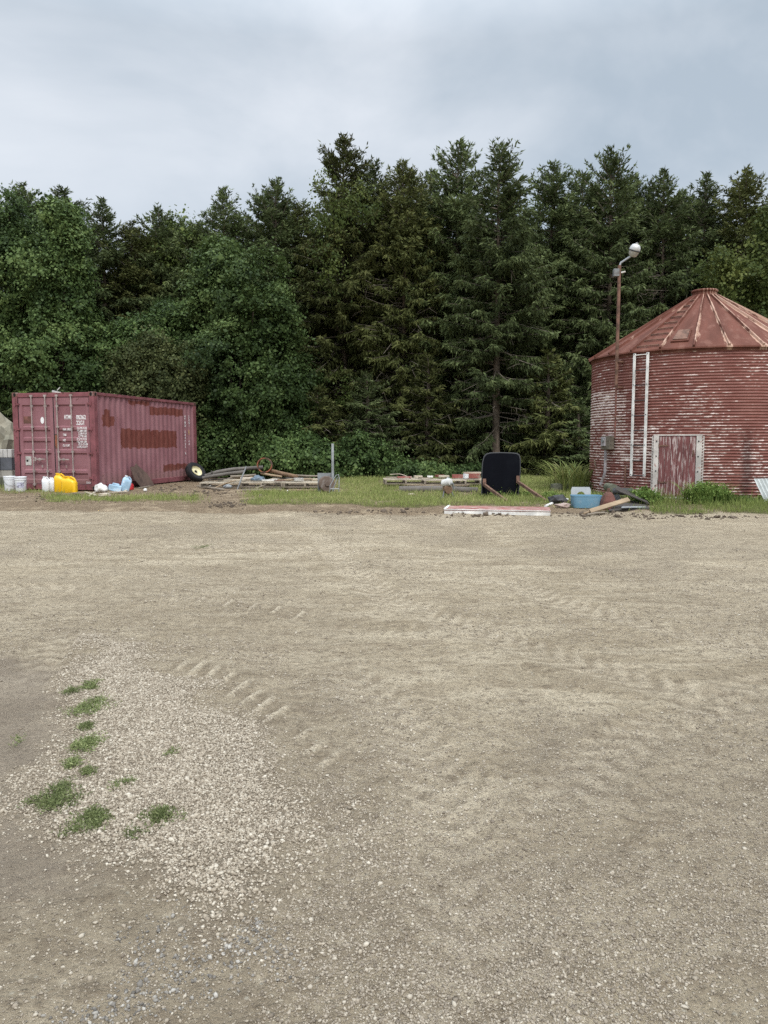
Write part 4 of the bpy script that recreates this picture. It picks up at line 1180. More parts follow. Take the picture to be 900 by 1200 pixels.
        for q in ((290, 410) if first else (512, 637)):
            xb = door_xz(q / 7.5, 440 + 560 / 7.5)[0]
            bar = MB(); bar.tube([(xb, -.014, .10), (xb, -.014, CH - .075)], .0175, 10)
            b_ = bar.build('locking_bar', M['bar_steel'], door, smooth=True)
            kp = MB()
            for zz in (.145, .50, 1.02, 1.68, 2.23, CH - .09):
                kp.box((xb, -.004, zz), (.075, .026 if .2 < zz < 2.4 else .05, .05))
            kp.build('bar_bracket', M['cont_rail'] if False else M['bar_steel'], door)
        for q, zz in (((315, 735),) if first else ((525, 738),)):
            xh, zh = door_xz(q / 7.5, 440 + zz / 7.5)
            h = MB(); h.box((xh + .15, -.03, zh), (.30, .012, .032)); h.box((xh + .13, -.016, zh - .005), (.06, .018, .075)); h.tube([(xh, -.014, zh - .05), (xh, -.014, zh + .05)], .026, 8)
            h.box((xh + .20, -.01, zh - .19), (.035, .02, .06))
            h.build('handle', M['bar_steel'], door)
        xe = x0 - .03 if first else x1 + .03
        for zz in (.33, .98, 1.62, 2.28):
            hg = MB(); hg.box((xe, .004, zz), (.13, .03, .05)); hg.tube([(xe + (-.045 if first else .045), -.012, zz - .05), (xe + (-.045 if first else .045), -.012, zz + .05)], .016, 8)
            hg.build('hinge', M['cont_rail'], door)
        Y0 = .0245
        def put(body, px, py, size, mat='text_white', y=Y0, bold=.0, to=None, **k):
            x, z = door_xz(px, py)
            me = text_mesh(body, size, bold=bold, **k)
            o = link_mesh('lettering', me, M[mat], door, (x, y, z), (math.pi / 2, 0, 0))
            if to is not None:
                xs = [v.co.x for v in me.vertices]
                o.scale.x = (door_xz(to, py)[0] - x) / max(xs)
        if not first:
            S2 = lambda a, b: (60 + a / 15, 470 + b / 15)
            e = lambda v: 60 + v / 15
            put('HTMU', *S2(206, 316), .155, bold=.004, y=Y0 + .032, to=e(346)); put('003626', *S2(418, 319), .155, bold=.004, y=Y0 + .032, to=e(624)); put('0', *S2(668, 322), .165, bold=.004, y=Y0 + .032, to=e(708))
            put('22G1', *S2(420, 416), .155, bold=.004, y=Y0 + .032, to=e(556))
            for r_, (q, b, x1_) in enumerate((('MAX. GROSS', 515, 352), ('TARE', 610, 256), ('NET', 705, 248), ('CU. CAP.', 797, 320))): put(q, *S2(194, b), .080, bold=.002, y=Y0 + .004, to=e(x1_))
            for q, b in (('30,480 KGS', 490), ('67,200 LBS', 538), ('2,220 KGS', 586), ('4,890 LBS', 634), ('28,260 KGS', 681), ('62,310 LBS', 730), ('33.2 CU.M', 776), ('1,172 CU.FT', 823)):
                put(q, *S2(440 if len(q) > 9 else 466, b), .072, bold=.002, y=Y0 + .004, to=e(615 if b < 760 else 632))
            put('22G1', 100.5, 566.5, .06, bold=.001)
            x, z = door_xz(65.5, 517)
            MB().box((x, .024, z), (.075, .006, .38)).build('rust_patch', M['rust_orange'], door)
        else:
            x, z = door_xz(48, 492.5)
            MB().lathe([(.052, 0), (.052, .004)], 20, TR((x, .058, z), (math.pi / 2, 0, 0), (1, 1.7, 1))).build('sticker', M['sticker'], door)
            x, z = door_xz(32, 540)
            vp = MB().box((x, .054, z), (.175, .012, .24)).build('vent_plate', M['plate_grey'], door)
            MB().lathe([(.03, 0), (.03, .004)], 10, TR((x - .03, .048, z), (math.pi / 2, 0, 0))).build('vent_hole', M['hole'], vp)
            x, z = door_xz(30.5, 492)
            MB().box((x, .0588, z), (.26, .003, .19)).build('paint_patch', M['rust_red'], door)
    # lettering down the far end of the side wall
    for body, pxx, py0, py1, mat, xx in (('H\nT\nM\nU\n\n0\n0\n3\n6\n2\n6\n\n0', 217.4, 486.5, 534, 'text_white', 0), ('2\n2\nG\n1', 222.2, 487, 501, 'text_white', 0), ('C\nA\nR', 222.4, 504, 509.5, 'text_yellow', 0), ('4\n5', 222.6, 516, 522, 'text_white', 0)):
        y, z1 = side_yz(pxx, py0); z0 = side_yz(pxx, py1)[1]; nl = body.count('\n') + 1
        sz = (z1 - z0) / nl
        link_mesh('lettering', text_mesh(body, sz * 1.06, line=.93, bold=.003), M[mat], t, (-.0275, y - .03, z1 - sz * .8), (math.pi / 2, 0, math.pi / 2))
    for (pxx, pyy) in ((114.5, 476), (119, 474.5)):
        pass
    return t
container()
# odds and ends lying on the container's roof
cpt = at(65, 459, 20.9)
mb = MB(); mb.box((0, 0, .035), (.2, .14, .07), jit=.03); mb.tube([(.02, 0, .08), (.10, 0, .17)], .012, 5)
single(mb, 'plastic_scrap', M['plate_grey'], (cpt.x, 20.95, CONT.z + CH - .01), .4, 'pale scrap lying on the front edge of the container roof', 'scrap')
p = at(27, 460, 21.2); o = plant('weed_patch', (p.x, 21.2, CONT.z + CH - .03), blade_clump(77, 40, .16, .12, .014, .7), M['weed'], 'yellow green weed sprig growing on the container roof', 'weed')

# ------------------------------------------------------------------ the silo
def silo():
    t = empty('grain_silo', SIL, -SPH, 'round red corrugated grain silo with peeling paint and rusty cone roof', 'silo')
    def pol(a, r, z): return Vector((r * math.sin(a), -r * math.cos(a), z))
    # wall
    na = 168; zz = np.linspace(0, NCOR * PITCHC, NCOR * 6 + 1)
    A = np.linspace(0, 2 * np.pi, na, endpoint=False)
    rr = SR - .0095 + .0095 * np.cos(2 * np.pi * zz / PITCHC)
    V = np.stack([np.sin(A)[None] * rr[:, None], -np.cos(A)[None] * rr[:, None], np.repeat(zz[:, None], na, 1)], 2).reshape(-1, 3)
    i = np.arange(len(zz) - 1)[:, None] * na; j = np.arange(na)[None]
    F = np.stack([i + j, i + (j + 1) % na, i + na + (j + 1) % na, i + na + j], -1).reshape(-1, 4)
    link_mesh('wall', np_mesh('wall', V, F, smooth=True), M['silo'], t)
    # roof: 24 flat sheets between raised ribs
    NP = 24; a0 = math.radians(-3.7)
    ze, zt = EAVE - .045, EAVE + 1.50; re, rt = SR + .085, .34
    rv, rf = [], []
    for k in range(NP):
        a = a0 + k * 2 * math.pi / NP
        for (r, z) in ((re, ze), (re - .012, ze + .035), (rt, zt)): rv.append(pol(a, r, z))
    for k in range(NP):
        b, c = 3 * k, 3 * ((k + 1) % NP)
        rf += [(b, c, c + 1, b + 1), (b + 1, c + 1, c + 2, b + 2)]
    roof = MB().add(rv, rf).build('roof', M['roof'], t)
    for k in range(NP):
        a = a0 + k * 2 * math.pi / NP
        p0, p1 = pol(a, re - .005, ze + .045), pol(a, rt, zt + .012)
        d = (p1 - p0).normalized(); s = Vector((math.cos(a), math.sin(a), 0)); u = s.cross(d).normalized()
        if u.z < 0: u = -u
        w = .026; h = .034
        vs = [p0 - s * w - u * .012, p0 + s * w - u * .012, p0 + s * w * .6 + u * h, p0 - s * w * .6 + u * h]
        vs += [v + (p1 - p0) for v in vs]
        MB().add(vs, [(0, 1, 2, 3), (4, 7, 6, 5), (0, 4, 5, 1), (1, 5, 6, 2), (2, 6, 7, 3), (3, 7, 4, 0)]).build('roof_rib', M['roof'], roof)
    # cap
    cp = MB(); cp.lathe([(.345, zt - .03), (.315, zt + .05), (.29, zt + .055), (.29, zt + .13), (.315, zt + .135), (.32, zt + .165), (.30, zt + .185), (.05, zt + .20)], 28)
    cp.build('roof_cap', M['roof'], roof, smooth=True)
    # roof steps in the sheet above the wall ladder, and the hatch in the next one
    def rp(a, f, lift):                                   # f: 0 eave .. 1 cap
        r = re + (rt - re) * f; z = ze + .035 + (zt - ze - .035) * f
        q = pol(a, r * math.cos(math.radians(7.5)) / math.cos(0), z)
        return pol(a, r * .9914, z) + Vector((0, 0, 1)) * lift
    al, ar = math.radians(-32.3), math.radians(-20.3)
    for k in range(9):
        f = .05 + k * .105
        m = MB(); pts = [rp(al + (ar - al) * q, f, .035) for q in (.02, .5, .98)]
        m.tube(pts, .016, 6)
        for q in (pts[0], pts[2]): m.tube([q, q - Vector((0, 0, .05))], .013, 5)
        m.build('roof_step', M['dark_steel'] if False else M['rust'], roof)
    ah0, ah1 = math.radians(-15.5), math.radians(-6.8)
    hv = [rp(ah0, .09, .03), rp(ah1, .09, .03), rp(ah1, .30, .03), rp(ah0, .30, .03)]
    def slab(hv, th, name, mat, par):
        n = (hv[1] - hv[0]).cross(hv[3] - hv[0]).normalized()
        if n.z < 0: n = -n
        vs = [v - n * .03 for v in hv] + [v + n * th for v in hv]
        return MB().add(vs, [(0, 1, 2, 3), (7, 6, 5, 4), (0, 4, 5, 1), (1, 5, 6, 2), (2, 6, 7, 3), (3, 7, 4, 0)]).build(name, mat, par, bevel=.006)
    slab([hv[0], hv[1], hv[2], hv[3]], .012, 'roof_hatch', M['roof'], roof)
    c_ = sum(hv, Vector()) / 4
    slab([c_ + (v - c_) * .82 for v in hv], .034, 'hatch_lid', M['rust'], roof)
    # ladder on the wall
    lad = MB(); zt_l = EAVE - .07; zb_l = .50
    lo = []
    A1, A2 = math.radians(-31.6), math.radians(-24.55)
    sp_ = MB()
    root = None
    for k, a in enumerate((A1, A2)):
        c = pol(a, SR + .075, 0); m = MB()
        R = Matrix.Rotation(a, 4, 'Z')
        m.box((0, 0, (zb_l + zt_l) / 2), (.062, .028, zt_l - zb_l), Matrix.Translation(c) @ R)
        if root is None:
            root = m.build('ladder', M['white_paint'], t, bevel=.004)
        else:
            m.build('ladder_rail', M['white_paint'], root, bevel=.004)
    for k in range(9):
        z = zb_l + .02 + k * (zt_l - zb_l - .06) / 8
        m = MB(); m.tube([pol(A1, SR + .078, z), pol(A2, SR + .078, z)], .011, 6)
        m.build('rung', M['white_paint'] if k == 8 else M['dark_steel'], root)
        if k in (0, 2, 4, 6, 8):
            b = MB()
            for a in (A1, A2): b.tube([pol(a, SR - .02, z + .02), pol(a, SR + .10, z + .02)], .012, 5)
            b.build('ladder_bracket', M['dark_steel'], root)
    # door of vertical boards between white posts
    D1, D2 = math.radians(-18.0), math.radians(-1.1)
    cA = (D1 + D2) / 2; wdt = 2 * SR * math.sin((D2 - D1) / 2); zd0, zd1 = .06, 1.43
    base = Matrix.Translation(pol(cA, SR * math.cos((D2 - D1) / 2) + .035, 0)) @ Matrix.Rotation(cA, 4, 'Z')
    d = MB(); nb = 6
    for k in range(nb):
        bw = wdt / nb
        d.box((-wdt / 2 + bw * (k + .5), random.uniform(-.003, .003), (zd0 + zd1) / 2), (bw - .008, .03, zd1 - zd0 + random.uniform(-.012, 0)), base)
    d.box((0, .02, (zd0 + zd1) / 2), (wdt, .012, zd1 - zd0 - .02), base)
    door = d.build('door', M['silo_door'], t)
    for z, w in ((1.22, .20), (.38, .20)):
        h = MB(); h.box((-wdt / 2 + w / 2, -.021, z), (w, .010, .035), base); h.tube([base @ Vector((-wdt / 2, -.02, z - .05)), base @ Vector((-wdt / 2, -.02, z + .05))], .012, 6)
        h.build('hinge', M['rust'], door)
    hb = MB(); hb.box((wdt / 2 - .05, -.022, 1.06), (.03, .02, .13), base); hb.build('handle', M['rust'], door)
    fr = MB(); fr.box((0, .012, zd1 + .03), (wdt + .26, .06, .03), base); fr.box((0, .025, zd0 - .025), (wdt + .2, .07, .045), base)
    fr.build('door_header', M['silo_trim'], t)
    for s in (-1, 1):
        m = MB(); m.box((s * (wdt / 2 + .065), -.005, (zd0 + zd1) / 2), (.115, .035, zd1 - zd0 + .02), base)
        jb = m.build('door_post', M['silo_trim'], t, bevel=.004)
        bt = MB()
        for k in range(4): bt.lathe([(.018, 0), (.014, .012)], 8, base @ TR((s * (wdt / 2 + .055), -.0235, zd0 + .24 + k * .34), (math.pi / 2, 0, 0)))
        bt.build('bolt', M['dark_steel'], jb)
        m = MB(); xs = s * (wdt / 2 + .155)
        m.box((xs, .02, (zd0 + zd1) / 2), (.022, .02, zd1 - zd0 + .02), base)
        k = 0
        while zd0 + .05 + k * PITCHC < zd1:
            m.box((s * (wdt / 2 + .14), .012, zd0 + .05 + k * PITCHC), (.04, .02, .028), base); k += 1
        m.build('door_edge_strip', M['silo_trim'], t)
    # eave flashing
    ef = MB(); n = 96; vs, fs = [], []
    for k in range(n):
        a = 2 * math.pi * k / n
        for r, z in ((SR + .012, EAVE - .10), (SR + .022, EAVE - .02)): vs.append(pol(a, r, z))
    for k in range(n): b, c = 2 * k, 2 * ((k + 1) % n); fs.append((b, c, c + 1, b + 1))
    ef.add(vs, fs).build('eave_flashing', M['roof'], t)
    # concrete footing
    MB().lathe([(SR + .10, -.14), (SR + .10, .028), (SR - .1, .03)], 72, cap_hi=False).build('footing', M['concrete'], t)
    return t, pol
silo_t, pol = silo()
SM = Matrix.Translation(SIL) @ Matrix.Rotation(-SPH, 4, 'Z')
# yard lamp on its pole, fixed to the silo
pa = math.radians(-40.7)
pb = SM @ pol(pa, SR + .16, 0)
ytop = at(732.5, 311, pb.y).z
lamp = empty('yard_lamp', (pb.x, pb.y, SIL.z), 0, 'unlit dome yard lamp on a tall rusty pole in front of the silo eave', 'lamp')
H_ = ytop - SIL.z
zj = at(725.5, 452, pb.y).z - SIL.z
zbx = at(724, 512, pb.y).z - SIL.z
mb = MB(); mb.tube([(0, 0, zj), (0, 0, H_)], .040, 12); mb.build('pole', M['rust'], lamp, smooth=True)
mb = MB(); mb.tube([(0, 0, zbx - .02), (0, 0, zj + .05)], .022, 8); mb.build('conduit', M['rust_red'], lamp, smooth=True)
mb = MB()
for z in (1.9, 2.6, 3.2): mb.box((0.02, .06, z), (.12, .16, .03), Matrix.Rotation(-SPH - .7, 4, 'Z') if False else Matrix.Rotation(pa - SPH, 4, 'Z'))
mb.build('pole_bracket', M['rust'], lamp)
mb = MB(); mb.box((-.075, 0, H_ - .17), (.13, .12, .17)); bx_ = mb.build('control_box', M['grey_steel'], lamp, bevel=.008)
mb = MB(); mb.tube([(.04, -.02, H_ - .17), (.13, -.04, H_ - .15)], .02, 7); mb.build('insulator', M['white_paint'], lamp)
mb = MB(); mb.tube([(0, 0, H_ - .03), (.03, 0, H_ + .06), (.17, -.05, H_ + .15), (.27, -.08, H_ + .21)], .024, 8); mb.build('arm', M['galv'], lamp, smooth=True)
hd = TR((.31, -.10, H_ + .32), (math.radians(22), math.radians(14), 0), (.76, .76, .76))
mb = MB(); mb.lathe([(.0, .19), (.07, .185), (.12, .155), (.155, .09), (.168, .02), (.165, -.005)], 24, hd, cap_lo=False, cap_hi=False); mb.tube([hd @ Vector((0, 0, .18)), hd @ Vector((0, 0, .225))], .03, 10)
hood = mb.build('lamp_hood', M['lamp_hood'], lamp, smooth=True)
mb = MB(); mb.lathe([(.17, -.02), (.178, .0), (.17, .018)], 24, hd, cap_lo=False, cap_hi=False); mb.build('lamp_band', M['dark_steel'], lamp, smooth=True)
mb = MB(); mb.lathe([(.155, -.012), (.152, -.06), (.135, -.13), (.10, -.185), (.04, -.20), (.0, -.202)], 24, hd, cap_lo=False, cap_hi=False); mb.build('lamp_refractor', M['lamp_glass'], lamp, smooth=True)
mb = MB(); mb.tube([(.25, -.08, H_ + .20), tuple(hd @ Vector((-.05, 0, -.01)))], .03, 8); mb.build('lamp_neck', M['galv'], lamp)
# electric box with its conduit
ba = math.radians(-47.5); be = SM @ pol(ba, SR + .09, 0)
zb = at(715, 519, be.y).z
eb = empty('electric_box', (be.x, be.y, zb), ba - SPH, 'drab electric box with a meter on the silo wall under the lamp pole', 'electric box')
mb = MB(); mb.box((0, 0, 0), (.34, .14, .32)); mb.build('box', M['box_grey'], eb, bevel=.012)
mb = MB(); mb.box((-.05, -.085, .03), (.16, .05, .22)); mb.build('cover', M['conduit'], eb, bevel=.012)
mb = MB(); mb.lathe([(.045, 0), (.045, .03)], 14, TR((-.04, -.11, .06), (math.pi / 2, 0, 0))); mb.build('meter', M['grey_steel'], eb)
mb = MB(); mb.tube([(-.06, -.01, -.15), (-.06, -.01, -.72), (-.09, -.03, -.86), (-.16, -.06, -1.04)], .034, 8); mb.build('conduit', M['conduit'], eb, smooth=True)
# sticks leaning on the wall
a1, b1 = SM @ pol(math.radians(-62), SR + .05, at(697, 540, 19).z - SIL.z), gnd(704.5, 577)
mb = MB(); mb.tube([a1 - b1, Vector()], .014, 6); single(mb, 'stick', M['wood_pale'], b1, 0, 'thin pale stick leaning on the silo wall behind the blue tub', 'stick')
a1 = SM @ pol(math.radians(-35.5), SR + .05, at(733, 546, 18).z - SIL.z); mb = MB(); mb.tube([(0, 0, 0), (0, 0, a1.z - SIL.z + .05)], .02, 6)
single(mb, 'metal_stake', M['rust'], (a1.x, a1.y, SIL.z - .05), 0, 'dark rusty stake against the silo wall below the ladder', 'stake')
# corrugated sheet leaning at the picture edge
TL, BL = at(883, 561, 16.75), at(896.5, 589, 16.6)
BL.z = g1(BL.x, BL.y)
U_ = TL - BL; W_ = Vector((.80, -.04, .02)); N_ = Vector((0, -1, .1)); nseg = 40
mb = MB(); V, F = [], []
for k in range(nseg + 1):
    o_ = .014 * math.cos(2 * math.pi * k / nseg * 10)
    for t_ in (0, 1):
        V.append(W_ * (k / nseg) + U_ * t_ + N_ * o_); V.append(W_ * (k / nseg) + U_ * t_ + N_ * (o_ - .004))
for k in range(nseg): b_ = 4 * k; F += [(b_, b_ + 4, b_ + 6, b_ + 2), (b_ + 1, b_ + 3, b_ + 7, b_ + 5)]
mb.add(V, F)
single(mb, 'corrugated_sheet', worn('pale metal sheet', (.60, .63, .62), (.42, .45, .45), 6, .5, .7, .5, metal=.2), BL, 0, 'pale corrugated metal sheet leaning on the silo beyond the weeds', 'metal sheet')

# ------------------------------------------------------------------ buckets, jugs and litter by the container
def stand(px, Y):
    x = at(px, 572, Y).x
    return Vector((x, Y, g1(x, Y)))
def bucket(px, Y, label, rz):
    p = stand(px, Y)
    t = empty('plastic_bucket', p, rz, label, 'bucket', 'white buckets beside the container')
    mb = MB(); mb.lathe([(.125, 0), (.13, .01), (.143, .30), (.152, .305), (.152, .325), (.146, .33), (.146, .36)], 22); b = mb.build('body', M['white_plastic'], t, smooth=True)
    mb = MB(); mb.lathe([(.155, .35), (.158, .385), (.145, .39), (.14, .382), (0, .38)], 22, cap_hi=False); mb.build('lid', M['white_plastic'], t, smooth=True)
    mb = MB(); mb.tube([(.155 * math.cos(q), -abs(.155 * math.sin(q)) * 1.03, .31 - .16 * abs(math.sin(q))) for q in np.linspace(0, math.pi, 12)], .004, 5); mb.build('handle', M['grey_steel'], t)
    return t
bucket(11.8, 20.45, 'white lidded bucket partly behind its twin, nearest the stacked blocks', .6)
b2 = bucket(24.6, 20.25, 'white bucket with a printed label, front one of the pair', -.2)
lb = MB(); V, F = [], []
for k in range(7):
    a = math.radians(-95 + k * 12)
    for z in (.10, .24): V.append((.1415 * math.cos(a) * (1 if z < .2 else 1.035), .1415 * math.sin(a) * (1 if z < .2 else 1.035), z))
for k in range(6): F.append((2 * k, 2 * k + 2, 2 * k + 3, 2 * k + 1))
lb.add(V, F).build('label', worn('printed label', (.62, .62, .72), (.35, .34, .45), 22, .45, .55, .6, bump=0), b2)

def jug(px, py, w, d, h, mat, label, group, rz=0, cap_mat=None, cat='jug', name='plastic_jug', tilt=(0, 0)):
    p = stand(px, py)
    t = empty(name, p, 0, label, cat, group)
    t.rotation_euler = (tilt[0], tilt[1], rz)
    mb = MB()
    prof = [(0, .92), (.03, 1), (.62, 1), (.74, .9), (.86, .55), (.90, .30), (.95, .28)]
    n = 16; vs, fs = [], []
    for (f, s) in prof:
        off = -w * .20 * max(0, (f - .62) / .33)
        for k in range(n):
            q = 2 * math.pi * k / n; c, s_ = math.cos(q), math.sin(q)
            e = .55
            vs.append((off + math.copysign(abs(c) ** e, c) * w / 2 * s, math.copysign(abs(s_) ** e, s_) * d / 2 * (s if f < .8 else max(s, .3)), f * h))
    for i in range(len(prof) - 1):
        for k in range(n): fs.append((i * n + k, i * n + (k + 1) % n, (i + 1) * n + (k + 1) % n, (i + 1) * n + k))
    fs.append(tuple(range(n))[::-1]); fs.append(tuple((len(prof) - 1) * n + k for k in range(n)))
    mb.add(vs, fs).build('body', mat, t, smooth=True)
    mb = MB(); mb.tube([(-w * .08, 0, h * .90), (w * .12, 0, h * .96), (w * .34, 0, h * .86), (w * .43, 0, h * .70), (w * .44, 0, h * .58)], d * .11, 8); mb.build('handle', mat, t, smooth=True)
    mb = MB(); mb.lathe([(w * .17, h * .93), (w * .17, h * 1.01)], 12, TR((-w * .2, 0, 0))); mb.build('cap', cap_mat or mat, t)
    return t
GJ = 'jugs set out before the container doors'
jug(54, 20.05, .185, .16, .40, M['white_plastic'], 'white jug standing nearest the two buckets', GJ, .2)
jug(61.2, 20.15, .17, .15, .37, M['white_plastic'], 'white jug half hidden behind the upright yellow can', GJ, -.3)
jug(70.6, 19.95, .28, .20, .49, M['yellow_plastic'], 'taller yellow jerry can beside the white jugs', GJ, .15, cat='jerry can', name='jerry_can')
jug(81.5, 19.8, .39, .22, .42, M['yellow_plastic'], 'wider lower yellow jerry can with a sloping top, beneath the white lettering', GJ, -.1, cat='jerry can', name='jerry_can')
# litter along the side wall
jug(145, 20.3, .24, .16, .42, M['light_blue'], 'white and blue jug leaning against the container wall beside the brown sheet', None, .5, M['white_plastic'], tilt=(0, .32))
p = stand(133.5, 20.15); mb = MB(); mb.box((0, 0, .10), (.32, .22, .18), TR(rot=(0, .25, .2)), jit=.015); mb.box((.0, -.02, .21), (.18, .12, .05), TR(rot=(0, .25, .2)), jit=.01)
single(mb, 'battery_tub', M['light_blue'], p, .2, 'squat pale blue plastic container lying by the leaning jug', 'plastic tub', bevel=.02)
p = stand(151.5, 20.9); mb = MB(); mb.lathe([(.10, 0), (.12, .02), (.12, .13), (.09, .18), (.03, .2)], 16)
single(mb, 'gas_can', M['red_plastic'], p, 0, 'small red can between the leaning jug and the brown sheet', 'can', smooth=True)
def lump(px, py, rx, ry, rz_, mat, name, label, cat, seed, sub=3, amp=.3, group=None, sink=.25, flat=False, Y=None):
    p = gnd(px, py)
    me = bpy.data.meshes.new(name); bm = bmesh.new(); bmesh.ops.create_icosphere(bm, subdivisions=sub, radius=1)
    from mathutils import noise as mn
    for v in bm.verts:
        q = 1 + amp * mn.noise(v.co * 1.7 + Vector((seed, 0, 0))) + amp * .5 * mn.noise(v.co * 4 + Vector((0, seed, 0)))
        v.co = Vector((v.co.x * rx * q, v.co.y * ry * q, max(v.co.z * rz_ * q, -rz_ * .6) + rz_ * (1 - sink)))
    bm.to_mesh(me); bm.free()
    for f in me.polygons: f.use_smooth = not flat
    o = link_mesh(name, me, mat, None, p if Y is None else Y)
    return tag(o, label, cat, group)
lump(118, 577, .17, .12, .13, M['white_paint'], 'plastic_bag', 'crumpled whitish bag at the near corner of the container side', 'bag', 1, amp=.5)
lump(128, 572.5, .09, .09, .12, M['white_plastic'], 'plastic_bag', 'small white bag between the whitish bag and the blue litter', 'bag', 2, amp=.4)
lump(122, 582, .16, .09, .05, M['board_card'], 'cardboard_scrap', 'flattened tan scrap on the verge before the container corner', 'scrap', 3, amp=.4)
for (xa, ya, xb, yb, w, mt, lab) in ((100, 578, 112, 582, .07, 'wood_pale', 'splintered pale lath nearest the yellow cans'), (104, 583, 111, 578.5, .05, 'wood_pale', 'short pale stick crossing the splintered lath'),
                                     (126, 578.5, 149, 577.5, .12, 'board_card', 'flat tan board under the blue litter'), (146, 577, 158, 570, .06, 'wood_pale', 'narrow pale lath before the brown sheet'),
                                     (86, 579, 97, 580, .08, 'wood_grey', 'grey lath in the dirt before the yellow cans'), (163, 573, 176, 571, .07, 'wood_grey', 'grey lath at the foot of the brown sheet')):
    a, b = gnd(xa, ya, .03), gnd(xb, yb, .035); d = b - a
    mb = MB(); mb.box((0, 0, 0), (d.length, w, .022), Matrix.Rotation(math.atan2(d.z, math.hypot(d.x, d.y)) * -1, 4, 'Y'))
    single(mb, 'wood_lath', M[mt], (a + b) / 2, math.atan2(d.y, d.x), lab, 'board')
lump(170.3, 576.2, .05, .05, .05, M['white_paint'], 'white_stone', 'small white stone on the bare dirt beyond the brown sheet', 'stone', 6, 2, .2)
# brown sheet leaning on the side wall
ys0, zs0 = side_yz(148, 570); ys1 = side_yz(171, 568)[0]
y_a = side_yz(149.5, 571)[0]; 
sh = []
for (px_, py_) in ((148.5, 545.5), (154, 544.8), (156.5, 541), (158.2, 544), (166, 553), (169.5, 562), (171, 567.5), (154.5, 568.8), (149.5, 560)):
    y, z = side_yz(px_, py_); sh.append((y - y_a, max(0.0, z)))
mb = MB(); V = []
for th in (0, .012):
    for (y, z) in sh: V.append((.26 - z * .30 + th, y, z))
n = len(sh); mb.add(V, [tuple(range(n)), tuple(range(n, 2 * n))[::-1]] + [(k, (k + 1) % n, n + (k + 1) % n, n + k) for k in range(n)])
pbase = CONT + cd * y_a + cn * .02
single(mb, 'metal_sheet', worn('brown rusty sheet', (.115, .075, .060), (.075, .05, .042), 4, .45, .7, .8), (pbase.x, pbase.y, g1(pbase.x, pbase.y) - .02), -CA, 'torn brown sheet leaning against the container side wall', 'metal sheet')
# stone slabs carrying the raised container
for px_, lab in ((108, 'wooden block under the near container corner'),):
    p = gnd(px_, 577); 
# wheel with cream rim leaning against the far end
y_t, _ = side_yz(219, 562)
wb = CONT + cd * (y_t - .1) + cn * .36
wz = g1(wb.x, wb.y)
wh = empty('spare_wheel', (wb.x, wb.y, wz), 0, 'black tyre with cream rim leaning against the far end of the container', 'wheel')
WM = Matrix.Translation((0, 0, .315)) @ Euler((0, math.radians(-36), math.radians(-11.7 - 24))).to_matrix().to_4x4() @ Matrix.Rotation(math.pi / 2, 4, 'Y')
mb = MB(); mb.lathe([(.195, -.095), (.24, -.115), (.315, -.105), (.345, -.07), (.35, 0), (.345, .07), (.315, .105), (.24, .115), (.195, .095), (.185, 0), (.195, -.095)], 36, WM, False, False)
ty = mb.build('tyre', M['tyre'], wh, smooth=True)
mb = MB(); mb.lathe([(.20, .09), (.19, .075), (.165, .03), (.10, .012), (.095, .03), (.06, .034), (.055, .012)], 30, WM, False, False); mb.lathe([(.2, -.09), (.18, -.05), (.165, .0)], 30, WM, False, False)
rim = mb.build('rim', M['cream'], wh, smooth=True)
mb = MB(); mb.lathe([(.05, .0), (.05, .02)], 14, WM)
for k in range(5): q = k * 2 * math.pi / 5; mb.lathe([(.013, .012), (.013, .024)], 8, WM @ TR((.078 * math.cos(q), .078 * math.sin(q), 0)))
mb.build('hub', M['hole'], rim)

# stacked blocks and boulders behind the buckets
bw = empty('block_wall', (at(2, 560, 22.3).x, 22.3, .12), 0, 'low wall of pale and dark stacked blocks beside the container doors', 'wall')
xw0 = -.62
for r_, (h_, mt, n_) in enumerate(((.28, 'mossy', 3), (.22, 'concrete', 3), (.36, 'slate', 3), (.24, 'concrete', 8))):
    z0 = sum((.28, .22, .36, .24)[:r_])
    ww = 1.0 / n_ if r_ < 3 else .125 * 1.0
    for k in range(n_):
        mb = MB(); wk = 1.02 / n_; mb.box((xw0 + wk * (k + .5), (r_ % 2) * .01, z0 + h_ / 2), (wk - .012, .34, h_ - .008))
        mb.build('block', M['slate'] if mt == 'slate' else (worn('pale concrete', (.52, .51, .49), (.40, .39, .37), 5, .5, .7, .85) if r_ == 3 else M[mt]), bw, bevel=.008)
for (px_, py_, rx, rz_, lab, sd_, Yb) in ((-8, 500, .72, 1.05, 'large tan boulder behind the stacked blocks at the picture edge', 3, 24.2), (9, 505, .42, .92, 'narrow tan boulder beside the container door edge', 8, 23.6)):
    c = at(px_, py_, Yb)
    lump(0, 700, rx, .55, rz_, M['rock'], 'boulder', lab, 'boulder', sd_, 3, .5, 'boulders by the container', 0, True, Vector((c.x, Yb, .05)))

